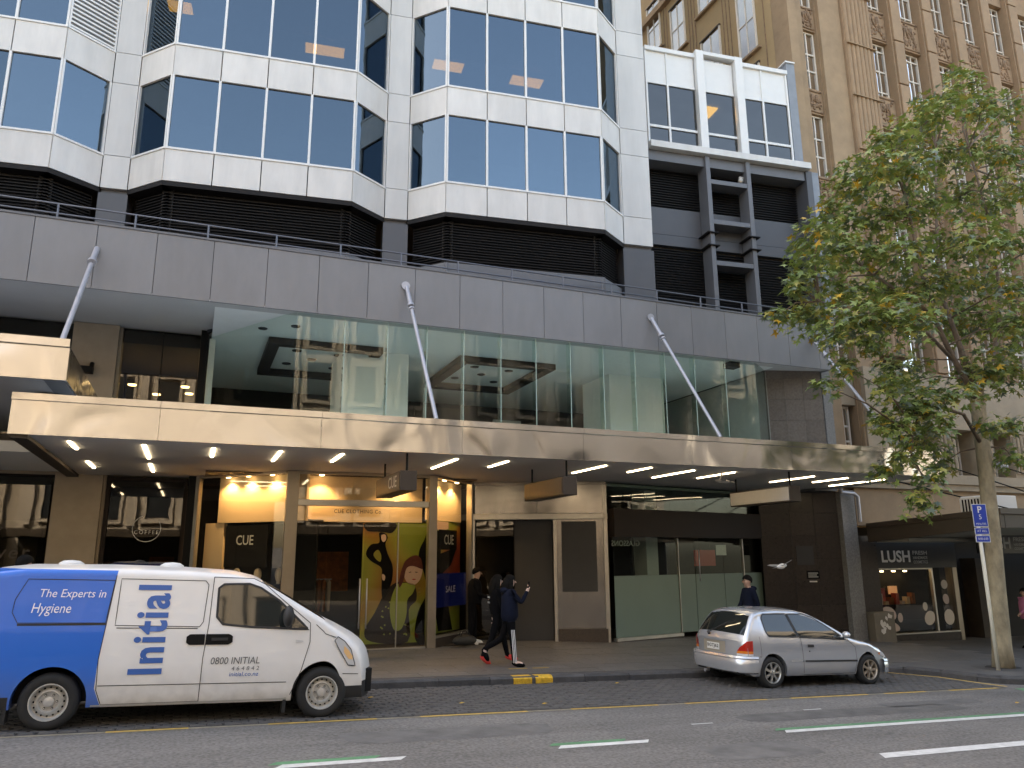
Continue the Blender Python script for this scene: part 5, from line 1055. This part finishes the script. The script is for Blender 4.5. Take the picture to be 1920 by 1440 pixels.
# ================================================================== TREE
CLUMPS=[(17.15,11.63,13.49,0.52),(18.63,12.13,13.68,0.53),(15.52,11.11,12.19,0.6),(22.07,13.75,15.28,0.69),(17.59,13.27,13.46,0.55),(15.83,12.56,12.36,0.56),(13.78,11.44,10.63,0.52),(14.78,11.56,10.76,0.73),(18.56,13.47,12.96,0.7),(19.8,13.38,13.34,0.54),(18.76,11.86,12.16,0.65),(14.85,13.17,11.13,0.71),(14.52,13.63,10.55,0.52),(14.64,12.78,10.05,0.66),(15.37,12.47,10.19,0.54),(16.41,12.37,10.61,0.52),(19.65,13.8,12.01,0.71),(19.17,12.6,11.21,0.57),(22.19,13.72,12.79,0.64),(13.88,13.64,9.58,0.71),(13.5,12.48,8.93,0.6),(14.82,12.76,9.1,0.6),(14.24,11.4,8.62,0.57),(17.99,13.42,10.13,0.51),(15.87,11.04,8.99,0.65),(18.06,11.77,9.49,0.63),(12.35,12.36,8.2,0.58),(14.64,13.99,8.67,0.54),(13.52,12.18,7.79,0.55),(15.15,12.86,8.22,0.56),(15.18,12.0,8.07,0.68),(16.13,11.89,8.29,0.63),(19.87,13.7,9.42,0.52),(17.15,11.09,8.02,0.55),(13.28,13.27,7.45,0.65),(12.53,11.64,6.88,0.58),(13.08,11.45,6.89,0.61),(13.52,11.03,6.82,0.67),(18.35,13.68,8.15,0.73),(19.1,13.18,8.09,0.73),(16.83,10.96,7.05,0.57),(16.61,13.89,6.72,0.69),(14.58,12.17,5.28,0.73),(15.55,12.82,4.58,0.7),(15.68,11.81,5.53,0.54),(17.13,12.28,6.26,0.53),(17.83,12.08,6.41,0.73),(20.59,11.93,12.42,0.5),(18.93,11.04,9.47,0.54),(22.22,13.33,8.49,0.59),(18.92,11.8,6.31,0.52),(23.7,13.94,12.65,0.6),(19.74,11.54,8.8,0.51),(11.98,11.6,6.35,0.29),(14.48,12.76,6.78,0.29),(13.39,11.58,5.55,0.34),(13.93,11.96,4.73,0.41),(14.95,11.73,4.87,0.34),(19.63,12.94,7.35,0.33),(15.03,13.34,5.14,0.34),(14.12,11.95,4.04,0.33),(14.21,11.57,3.55,0.33),(14.31,11.96,3.08,0.39),(16.53,13.05,4.14,0.34),(16.4,11.56,4.81,0.31),(17.69,11.95,4.94,0.3),(17.49,11.93,4.18,0.39),(11.88,11.76,5.41,0.28),(12.12,13.23,7.41,0.35),(12.88,13.34,7.62,0.33),(13.94,13.18,6.32,0.36),(14.48,12.97,6.97,0.37),(11.89,12.42,7.72,0.28),(12.31,11.89,9.02,0.39),(14.91,13.17,11.59,0.4),(14.72,12.13,11.81,0.36),(19.25,12.99,15.36,0.36),(17.8,13.02,14.1,0.34),(14.32,12.72,3.9,0.37),(14.86,12.0,5.27,0.4),(15.99,13.28,6.12,0.28)]
tr = thing('street_tree', (16.85, 12.41, gz(16.85)+.13), 'slender street tree with green and yellowing star shaped leaves on the kerb build-out', 'tree')
MB().tube([(16.83, 12.41, -.48), (16.87, 12.41, 0), (16.95, 12.4, 1.2), (17.07, 12.4, 2.5), (17.15, 12.4, 4.0), (17.2, 12.4, 5.2), (17.22, 12.4, 5.9)], [.235, .2, .185, .175, .16, .165, .15], 18).build('trunk', 'bark', tr, smooth=True)
LB = [[(17.2, 12.4, 5.6), (16.75, 12.3, 6.1), (16.2, 12.15, 6.6), (15.75, 12.1, 7.4), (15.5, 12.1, 8.6), (15.45, 12.2, 10.4), (15.3, 12.3, 12)], [(17.2, 12.4, 5.7), (17.9, 12.5, 6.5), (18.6, 12.6, 7.4), (19.1, 12.7, 8.8), (19.2, 12.8, 11), (18.9, 12.9, 13.6)], [(17.22, 12.4, 5.8), (17.3, 12.7, 7), (17.1, 12.9, 8.6), (17.5, 13.0, 10.8), (17.7, 12.8, 13.3)], [(16.3, 12.2, 6.5), (15.3, 12.0, 7.0), (14.2, 12.1, 7.1), (13.2, 12.2, 7.3), (12.3, 12.4, 7.6)], [(17.18, 12.4, 4.5), (16.4, 12.2, 5.2), (15.4, 12.1, 5.3), (14.6, 12.1, 4.8), (14.3, 12, 3.9)], [(15.7, 12.1, 7.5), (14.8, 12.5, 8.3), (13.8, 12.9, 9.2), (13.2, 13, 9.8)]]
allp = []
for i, l in enumerate(LB):
    n = len(l); r0 = .085 if i < 3 else .05; MB().tube(l, [r0*(1-.8*k/(n-1)) for k in range(n)], 10).build('branch', 'branch', tr, smooth=True)
    for k in range(n-1):
        for t in (0, .25, .5, .75): allp.append(Vector(l[k]).lerp(Vector(l[k+1]), t))
for (x, y, z, r) in CLUMPS:
    c = Vector((x, y, z)); s = min(allp, key=lambda p: (p-c).length+max(0, p.z-c.z)*.8); mid = s.lerp(c, .55)+Vector((random.uniform(-.12, .12), random.uniform(-.12, .12), .12))
    MB().tube([s, mid, c], [.026, .018, .006], 5).build('branch', 'branch', tr)
star = []
for i in range(5):
    a = R(-90+72*i+36); star += [(math.cos(R(90+(i-2)*62))*(1 if i == 2 else .86 if i in (1, 3) else .62), math.sin(R(90+(i-2)*62))*(1 if i == 2 else .86 if i in (1, 3) else .62))]
lob = []
for i in range(5):
    lob.append(star[i])
    if i < 4: a = R(90+(i-2+.5)*62); lob.append((math.cos(a)*.34, math.sin(a)*.34))
lob = [(0, -.12)]+lob                                                             # base, then lobes and notches
cr = MB(); rnd = random.Random(5)
for (x, y, z, r) in CLUMPS:
    n = int(185*(r/.6)**2)+9; tw = Vector((rnd.uniform(-1, 1), rnd.uniform(-1, 1), rnd.uniform(-.4, .3)))
    for i in range(n):
        d = Vector((rnd.gauss(0, 1), rnd.gauss(0, 1), rnd.gauss(0, .72))); d = d.normalized()*r*1.12*(rnd.random()**.5) if d.length else d
        d += tw*rnd.uniform(-.35, .35)*r
        p = Vector((x, y, z))+d; sz = rnd.uniform(.1, .19)
        nrm = (Vector((rnd.gauss(0, .6), rnd.gauss(0, .6), 1.0))+d.normalized()*.6).normalized(); az = rnd.uniform(0, 6.28)
        a = Vector((math.cos(az), math.sin(az), -.75+rnd.uniform(-.5, .5))); a = (a-nrm*a.dot(nrm)).normalized(); b_ = nrm.cross(a)
        q = rnd.random(); mi = 2 if q < .035 else 1 if q < .24 else 3 if q < .38 else 0
        fold = rnd.uniform(.05, .3); vs = [p+(b_*u+a*v+nrm*(-abs(u)*fold))*sz for u, v in lob]
        cr.add(vs, [(0, 1, 2), (0, 2, 3, 4), (0, 4, 5, 6), (0, 6, 7, 8), (0, 8, 9)], mi)
tag(cr.build('crown', ['leaf_green', 'leaf_olive', 'leaf_yellow', 'leaf_grey'], tr), kind='stuff')
tp = thing('tree_pit', (16.85, 12.41, gz(16.85)+.135), 'round dark planting hole with grit around the trunk', 'tree pit')
b = MB(); pts = [(16.85+random.uniform(.5, .62)*math.cos(t)*1.25, 12.41+random.uniform(.5, .62)*math.sin(t)) for t in [2*math.pi*i/22 for i in range(22)]]
b.add([(x, y, pz(x, y)+.003) for x, y in pts], [tuple(range(22))]).build('gravel_ring', 'paving_base', tp)
b = MB(); pts = [(16.85+random.uniform(.32, .42)*math.cos(t)*1.2, 12.43+random.uniform(.26, .36)*math.sin(t)) for t in [2*math.pi*i/22 for i in range(22)]]
b.add([(x, y, pz(x, y)+.008) for x, y in pts], [tuple(range(22))]).build('soil', 'sett_joint', tp)
# parking sign
ps = thing('parking_sign', (16.24, 12.1, gz(16.24)+.13), 'slim cream pole with blue parking sign leaning in front of the tree', 'sign')
MB().tube([(16.24, 12.1, gz(16.24)+.12), (16.24, 12.1, 3.0)], .038, 12).build('pole', 'pole_cream', ps, smooth=True)
SF = FR((16.27, 12.05), -22)
for z0, z1, tx in ((2.62, 3.12, None), (2.45, 2.6, 'AT ALL'), (2.28, 2.43, '8:00-6:00')):
    B('sign_border', 'letter_white', ps, -.16, .16, -.002, .01, z0, z1, SF); B('sign_plate', 'sign_blue', ps, -.148, .148, -.005, -.0025, z0+.012, z1-.012, SF)
    if tx: text('lettering', tx, .07, 'letter_white', ps, SF, 0, -.007, (z0+z1)/2, width=.22)
text('lettering', 'P', .2, 'letter_white', ps, SF, 0, -.007, 2.99, bold=.02); text('lettering', '5', .15, 'letter_white', ps, SF, .0, -.007, 2.83); text('lettering', 'MINUTES', .06, 'letter_white', ps, SF, 0, -.007, 2.68, width=.22)
# ================================================================== PEOPLE
def skin_mesh(J, bones, root):
    names = list(J); idx = {n: i for i, n in enumerate(names)}
    me = bpy.data.meshes.new('s'); me.from_pydata([J[n][:3] for n in names], [(idx[a], idx[b]) for a, b in bones], [])
    o = bpy.data.objects.new('s', me); COL.objects.link(o); md = o.modifiers.new('s', 'SKIN'); md.use_smooth_shade = True
    lay = me.skin_vertices[0].data if me.skin_vertices else None
    if lay is None:
        bm = bmesh.new(); bm.from_mesh(me); bm.verts.layers.skin.verify(); bm.to_mesh(me); bm.free(); lay = me.skin_vertices[0].data
    for n in names:
        r = J[n][3]; lay[idx[n]].radius = r if isinstance(r, tuple) else (r, r); lay[idx[n]].use_root = n == root
    s = o.modifiers.new('u', 'SUBSURF'); s.levels = 2; s.render_levels = 2
    dg = bpy.context.evaluated_depsgraph_get(); dg.update(); out = bpy.data.meshes.new_from_object(o.evaluated_get(dg)); COL.objects.unlink(o); bpy.data.objects.remove(o)
    return out
def person(loc, rz, lab, J, cloth, hair='short', h=1.65, extra=None, group=None):
    t = thing('person', loc, lab, 'person', group, (0, 0, rz))
    k = h/1.65; J = {n: (v[0]*k, v[1]*k, v[2]*k, tuple(q*k for q in v[3]) if isinstance(v[3], tuple) else v[3]*k) for n, v in J.items()}
    bones = [('pelvis', 'spine'), ('spine', 'chest'), ('chest', 'neck'), ('neck', 'jaw'), ('jaw', 'head'), ('head', 'crown')]
    for s in 'lr': bones += [('chest', 'sh'+s), ('sh'+s, 'el'+s), ('el'+s, 'wr'+s), ('wr'+s, 'ha'+s), ('pelvis', 'hi'+s), ('hi'+s, 'kn'+s), ('kn'+s, 'an'+s), ('an'+s, 'to'+s)]
    me = skin_mesh(J, bones, 'pelvis')
    mats = ['skin']+sorted(set(cloth.values())-{'skin'})
    if cloth.get('skin') == 'skin_pale': mats[0] = 'skin_pale'
    mats = [m for i, m in enumerate(mats) if m not in mats[:i]]
    for m in mats: me.materials.append(MATS[m])
    reg = {'pelvis': 'top', 'spine': 'top', 'chest': 'top', 'neck': 'skin', 'jaw': 'skin', 'head': 'skin', 'crown': 'skin'}
    segs = []
    for a, b in bones:
        key = 'skin' if (a in ('neck', 'jaw', 'head')) else 'hand' if b[:2] == 'ha' else 'arm' if a[:2] in ('sh', 'el') or b[:2] == 'sh' else 'leg' if a[:2] in ('hi', 'kn') or b[:2] == 'hi' else 'foot' if a[:2] == 'an' else 'top'
        mx_ = lambda q: max(q) if isinstance(q, tuple) else q; segs.append((Vector(J[a][:3]), Vector(J[b][:3]), key, mx_(J[a][3]), mx_(J[b][3])))
    cl = {'skin': mats[0], 'hand': mats[0], 'arm': cloth['top'], 'top': cloth['top'], 'leg': cloth['leg'], 'foot': cloth.get('foot', 'cloth_black')}
    zhip = J['pelvis'][2]-.1*k
    for p in me.polygons:
        c = p.center; best = None
        for a, b, key, r, rb_ in segs:
            d = b-a; u = max(0, min(1, (c-a).dot(d)/max(1e-9, d.length_squared))); dist = (c-a-d*u).length-(r+(rb_-r)*u)*.9
            if best is None or dist < best[0]: best = (dist, key)
        key = best[1]
        if key == 'leg' and c.z > zhip: key = 'top'
        p.material_index = mats.index(cl[key])
    body = link('body', me, t, True)
    hd = Vector(J['head'][:3]); cu = Vector(J['crown'][:3]); f = Vector((1, 0, 0)) if 'look' not in J else Vector(J['look'][:3])
    # face: nose, eyes, mouth, ears
    b = MB(); side = Vector((0, 1, 0)); 
    b.add([hd+Vector((.088, 0, .03))*k, hd+Vector((.085, -.016, -.02))*k, hd+Vector((.085, .016, -.02))*k, hd+Vector((.118, 0, -.022))*k], [(0, 1, 3), (0, 3, 2), (1, 2, 3)]); b.build('nose', mats[0], t, local=True, smooth=True)
    for s in (-1, 1): MB().ball(hd+Vector((.082, s*.032, .022))*k, (.008, .013, .007), u=8, v=6).build('eye', 'hair_black', t, local=True, smooth=True)
    MB().ball(hd+Vector((.082, 0, -.052))*k, (.006, .024, .006), u=8, v=6).build('mouth', 'hair_black', t, local=True, smooth=True)
    for s in (-1, 1): MB().ball(hd+Vector((-.005, s*.083, .0))*k, (.022, .01, .032), u=8, v=6).build('ear', mats[0], t, local=True, smooth=True)
    # fingers
    b = MB()
    for s in 'lr':
        w_, hp = Vector(J['wr'+s][:3]), Vector(J['ha'+s][:3]); d = (hp-w_).normalized(); sd_ = d.cross(Vector((1, 0, 0)) if abs(d.x) < .8 else Vector((0, 0, 1))).normalized(); cu_ = d.cross(sd_)
        for i, L in enumerate((.062, .07, .066, .052)):
            o = hp+sd_*(i-1.5)*.017*k; b.tube([o, o+(d+cu_*.25)*L*.5*k, o+(d*.7+cu_*.7)*L*k], [.0095*k, .0085*k, .0065*k], 6)
        o = w_.lerp(hp, .5)+sd_*-.025*k; b.tube([o, o+(d*.6-sd_*.6)*.035*k, o+(d-sd_*.35)*.06*k], [.011*k, .0095*k, .007*k], 6)
    b.build('fingers', mats[0], t, local=True, smooth=True)
    b = MB()
    if hair != 'none':
        for i in range(1):
            M = Matrix.Translation(hd+Vector((-.014, 0, .03))*k) @ Matrix.Rotation(R(-24), 4, 'Y') @ Matrix.Diagonal((.112*k, .095*k, .112*k, 1))
            b.lathe([(math.sin(R(a)), math.cos(R(a))) for a in (1, 15, 30, 45, 60, 75, 88, 98)], M, 18)
        if hair == 'long': b.tube([hd+Vector((-.05, 0, .05))*k, hd+Vector((-.085, 0, -.06))*k, hd+Vector((-.11, 0, -.2))*k, hd+Vector((-.12, 0, -.32))*k], [.09*k, .098*k, .09*k, .045*k], 12); b.tube([hd+Vector((.0, -.07, .03))*k, hd+Vector((-.02, -.085, -.12))*k, hd+Vector((-.03, -.09, -.26))*k], [.04*k, .045*k, .02*k], 8)
        if hair == 'cap': b.ball(hd+Vector((.085, 0, .065))*k, (.07*k, .075*k, .012*k))
        b.build('hair' if hair != 'cap' else 'cap', 'hair_black' if hair != 'cap' else 'cloth_black', t, local=True, smooth=True)
    if extra: extra(t, J, k)
    return t
def pose(fl=.0, kl=0., fr=.0, kr=0., al=0., el=.3, ar=0., er=.3, lean=0., bulk=1.):
    "leg swing, knee bend, arm swing, elbow bend (radians, forward +x); l = +y side"
    J = {'pelvis': (0, 0, .93, (.15*bulk, .125*bulk)), 'spine': (lean*.3, 0, 1.1, (.15*bulk, .12*bulk)), 'chest': (lean*.7, 0, 1.29, (.165*bulk, .125*bulk)), 'neck': (lean, 0, 1.43, .06), 'jaw': (lean+.025, 0, 1.485, .062), 'head': (lean+.03, 0, 1.56, (.088, .098)), 'crown': (lean+.02, 0, 1.625, .06)}
    for s, y, f, kb, a, e in (('l', 1, fl, kl, al, el), ('r', -1, fr, kr, ar, er)):
        hx = Vector((0, y*.085, .88)); kn = hx+Vector((math.sin(f), 0, -math.cos(f)))*.41; an = kn+Vector((math.sin(f-kb), 0, -math.cos(f-kb)))*.4
        fa = f-kb; to = an+Vector((math.cos(fa*.9), 0, math.sin(fa*.9) if kb > .2 else 0)).normalized()*.17+Vector((0, 0, -.035))
        J['hi'+s] = (*hx, .095*bulk); J['kn'+s] = (*kn, .068*bulk); J['an'+s] = (*an, .05); J['to'+s] = (*to, .035)
        sh = Vector((lean*.8, y*.175*bulk, 1.37)); eb = sh+Vector((math.sin(a), y*.05, -math.cos(a)))*.28; wr = eb+Vector((math.sin(a+e), -y*.03, -math.cos(a+e)))*.24; ha = wr+(wr-eb).normalized()*.07
        J['sh'+s] = (*sh, .066*bulk); J['el'+s] = (*eb, .052*bulk); J['wr'+s] = (*wr, .034); J['ha'+s] = (*ha, .03)
    zmin = min(J[n+s][2]-(.05 if n == 'to' else .09) for n in ('an', 'to') for s in 'lr')
    dz = -zmin-.012
    return {n: (v[0], v[1], v[2]+dz, v[3]) for n, v in J.items()}
def shoes(mat, nm='shoe', soles=True):
    def f(t, J, k):
        for s in 'lr':
            a, o = Vector(J['an'+s][:3]), Vector(J['to'+s][:3]); d = (o-a); d.normalize()
            p = a.lerp(o, .45); b = MB(); M = Matrix.Translation(p+Vector((0, 0, -.02))) @ d.to_track_quat('X', 'Z').to_matrix().to_4x4() @ Matrix.Diagonal((.135*k, .048*k, .05*k, 1))
            b.lathe([(max(.001, math.sin(math.pi*i/8)), -math.cos(math.pi*i/8)) for i in range(9)], M, 12); b.build(nm, mat, t, smooth=True, local=True)
    return f
def ea(t, J, k):
    shoes('cloth_black', 'sandal')(t, J, k)
    hp, kn, an = Vector(J['hir'][:3]), Vector(J['knr'][:3]), Vector(J['anr'][:3])
    for i in range(3):
        b = MB(); off = (-.028+.028*i); q = []
        for a, e, ra, rb in ((hp, kn, .098, .071), (kn, an, .071, .053)):
            for j in range(7): u = j/6; c = a.lerp(e, u); r_ = (ra+(rb-ra)*u)*1.02; q.append((c, r_))
        q = q[3:]
        for c, r_ in q: b.v += [tuple(c+Vector((off-.007, -r_, 0))), tuple(c+Vector((off+.007, -r_, 0)))]
        for j in range(len(q)-1): b.f.append((2*j, 2*j+1, 2*j+3, 2*j+2)); b.m.append(0)
        b.build('trouser_stripe', 'stripe_white', t, local=True)
    w_ = Vector(J['har'][:3]); MB().box(w_.x-.01, w_.x+.015, w_.y-.035, w_.y+.035, w_.z, w_.z+.13).build('phone', 'black', t, local=True)
    c = Vector(J['chest'][:3]); MB().lathe([(.16, -.46), (.2, -.38), (.19, -.2), (.18, 0), (.15, .1), (.08, .15)], Matrix.Translation(c) @ Matrix.Diagonal((.86, 1.05, 1, 1)), 20).build('jacket', 'cloth_navy', t, smooth=True, local=True)
    MB().ball(c+Vector((-.1, 0, .12)), (.09, .12, .07)).build('hood', 'cloth_navy', t, smooth=True, local=True)
def eb(t, J, k):
    shoes('shoe_red', 'trainer')(t, J, k); c = Vector(J['chest'][:3])
    MB().lathe([(.15, -.36), (.175, -.25), (.175, 0), (.14, .1), (.08, .15)], Matrix.Translation(c) @ Matrix.Diagonal((.86, 1.05, 1, 1)), 20).build('top', 'cloth_black', t, smooth=True, local=True)
    for i in range(2):
        MB().box(c.x-.175, c.x-.165, c.y-.1, c.y+.05, c.z-.05-.1*i, c.z-.02-.1*i).build('back_print', 'letter_grey', t, local=True)
def em(t, J, k): shoes('shoe_white', 'trainer')(t, J, k); c = Vector(J['chest'][:3]); MB().lathe([(.18, -.42), (.21, -.3), (.2, 0), (.16, .1), (.09, .16)], Matrix.Translation(c) @ Matrix.Diagonal((.86, 1.08, 1, 1)), 20).build('jacket', 'cloth_black', t, smooth=True, local=True)
def e2(t, J, k): shoes('cloth_black', 'shoe')(t, J, k); c = Vector(J['chest'][:3]); MB().ball(c+Vector((-.1, 0, .13)), (.09, .12, .06)).build('hood', 'cloth_navy', t, smooth=True, local=True)
def ep(t, J, k): shoes('cloth_black', 'shoe')(t, J, k); c = Vector(J['chest'][:3]); MB().lathe([(.18, -.46), (.2, -.36), (.19, 0), (.15, .1), (.08, .15)], Matrix.Translation(c) @ Matrix.Diagonal((.9, 1.1, 1, 1)), 20).build('jacket', 'cloth_pink', t, smooth=True, local=True)
def at(x, y): return (x, y, pz(x, y)+.005)
person(at(5.92, 14.53), R(-8), 'woman in navy jacket and white striped track pants holding a phone', pose(-.35, .75, .1, .02, -.2, .6, .75, 1.9), {'top': 'cloth_navy', 'leg': 'cloth_black', 'foot': 'skin_pale', 'skin': 'skin_pale'}, 'long', 1.68, ea)
person(at(5.84, 15.02), R(-8), 'woman in black with bright red trainers walking beside the one in stripes', pose(.38, .15, -.28, .25, -.25, .4, .2, .4), {'top': 'cloth_black', 'leg': 'cloth_black', 'foot': 'shoe_red', 'skin': 'skin_pale'}, 'long', 1.66, eb)
person(at(6.42, 18.15), R(-20), 'man in black jacket and cap leaning by the portal, white trainers', pose(.12, .1, -.05, .02, .3, .8, .3, .9, .09, 1.08), {'top': 'cloth_black', 'leg': 'cloth_black', 'foot': 'shoe_white', 'skin': 'skin'}, 'cap', 1.74, em)
person(at(11.85, 14.64), R(172), 'dark haired man in navy hooded top walking behind the silver car', pose(.3, .1, -.3, .3, -.3, .3, .3, .4), {'top': 'cloth_navy', 'leg': 'cloth_black', 'skin': 'skin'}, 'short', 1.76, e2)
person(at(22.55, 15.66), R(160), 'person in pink jacket at the right edge beyond the tree', pose(.25, .1, -.25, .2, .5, .5, -.3, .3, 0, 1.1), {'top': 'cloth_pink', 'leg': 'cloth_black', 'skin': 'skin'}, 'short', 1.62, ep)
person(at(-2.32, 13.9), R(30), 'person in dark clothes half hidden behind the rear of the van', pose(.2, .1, -.2, .2, -.2, .3, .2, .3), {'top': 'cloth_black', 'leg': 'cloth_black', 'skin': 'skin'}, 'short', 1.86, e2)
bg_ = thing('holdall_bag', at(6.1, 17.75), 'black holdall bag slumped on the pavement below the sale screen', 'bag')
b = MB(); n = 14
for i in range(n+1):
    u = i/n; s = math.sin(math.pi*min(1, max(0, u)))**.45; b.v += [(-.3+.6*u, .13*s*math.cos(a), .02+.12+.12*s*math.sin(a)*(1.1 if math.sin(a) > 0 else 1)) for a in [2*math.pi*j/12 for j in range(12)]]
for i in range(n):
    for j in range(12): b.f.append((i*12+j, i*12+(j+1) % 12, (i+1)*12+(j+1) % 12, (i+1)*12+j)); b.m.append(0)
b.build('bag_body', 'bag', bg_, smooth=True, local=True)
for y in (-.06, .06): MB().tube([(-.12, y, .24), (-.08, y*1.3, .34), (.05, y*1.3, .36), (.12, y, .24)], .012, 6).build('handle', 'bag', bg_, smooth=True, local=True)
def bird(loc, rz, lab, wing, m1, m2, sc_=1.):
    t = thing('bird', loc, lab, 'bird', None, (R(-10), R(-8), rz)); t.scale = (sc_,)*3
    MB().lathe([(.001, -.17), (.03, -.13), (.055, -.04), (.06, .04), (.04, .1), (.034, .13), (.03, .155), (.006, .18), (.001, .2)], Matrix.Rotation(R(90), 4, 'Y'), 12).build('body', m1, t, smooth=True, local=True)
    for s in (-1, 1):
        vs = [(.06, s*.03, .02), (.07, s*.16, .02+wing*.6), (.02, s*.3, .02+wing), (-.04, s*.33, .015+wing), (-.06, s*.17, wing*.55), (-.06, s*.03, .01)]
        MB().add(vs+[(x, y, z-.008) for x, y, z in vs], [(0, 1, 2, 3, 4, 5), (11, 10, 9, 8, 7, 6)]+[(i, i+6, (i+1) % 6+6, (i+1) % 6) for i in range(6)]).build('wing', m2, t, local=True)
    MB().add([(-.13, -.02, .01), (-.26, -.06, .0), (-.26, .06, .0), (-.13, .02, .01), (-.13, 0, -.01)], [(0, 1, 2, 3), (4, 2, 1), (0, 4, 1), (3, 2, 4)]).build('tail', m2, t, local=True)
bird((11.62, 15.0, 3.76), 2.6, 'grey pigeon flapping just under the canopy soffit', .16, 'bird_grey', 'bird_grey'); bird((12.72, 14.5, 1.78), .2, 'pale bird gliding past the granite wall above the silver car', .07, 'bird_white', 'bird_grey', 1.05)
for i, (x, y) in enumerate(((3.9, 11.6), (5.1, 11.25), (7.3, 12.9), (12.9, 9.4), (2.7, 12.4))):
    b = MB(); z = gz(x)+.03; b.add([(x, y, z), (x+.05, y+.015, z+.012), (x+.1, y, z+.004), (x+.06, y-.04, z+.01), (x+.03, y-.03, z)], [(0, 4, 3, 2, 1)]); o = b.build('fallen_leaf', 'leaf_yellow'); tag(o, ('yellow fallen leaf lying on the setts near the van', 'yellow fallen leaf on the setts in the middle of the empty bay', 'fallen leaf on the setts close to the painted kerb', 'fallen leaf lying on the asphalt in front of the silver car', 'fallen leaf on the setts beside the van front wheel')[i], 'leaf', 'fallen leaves')
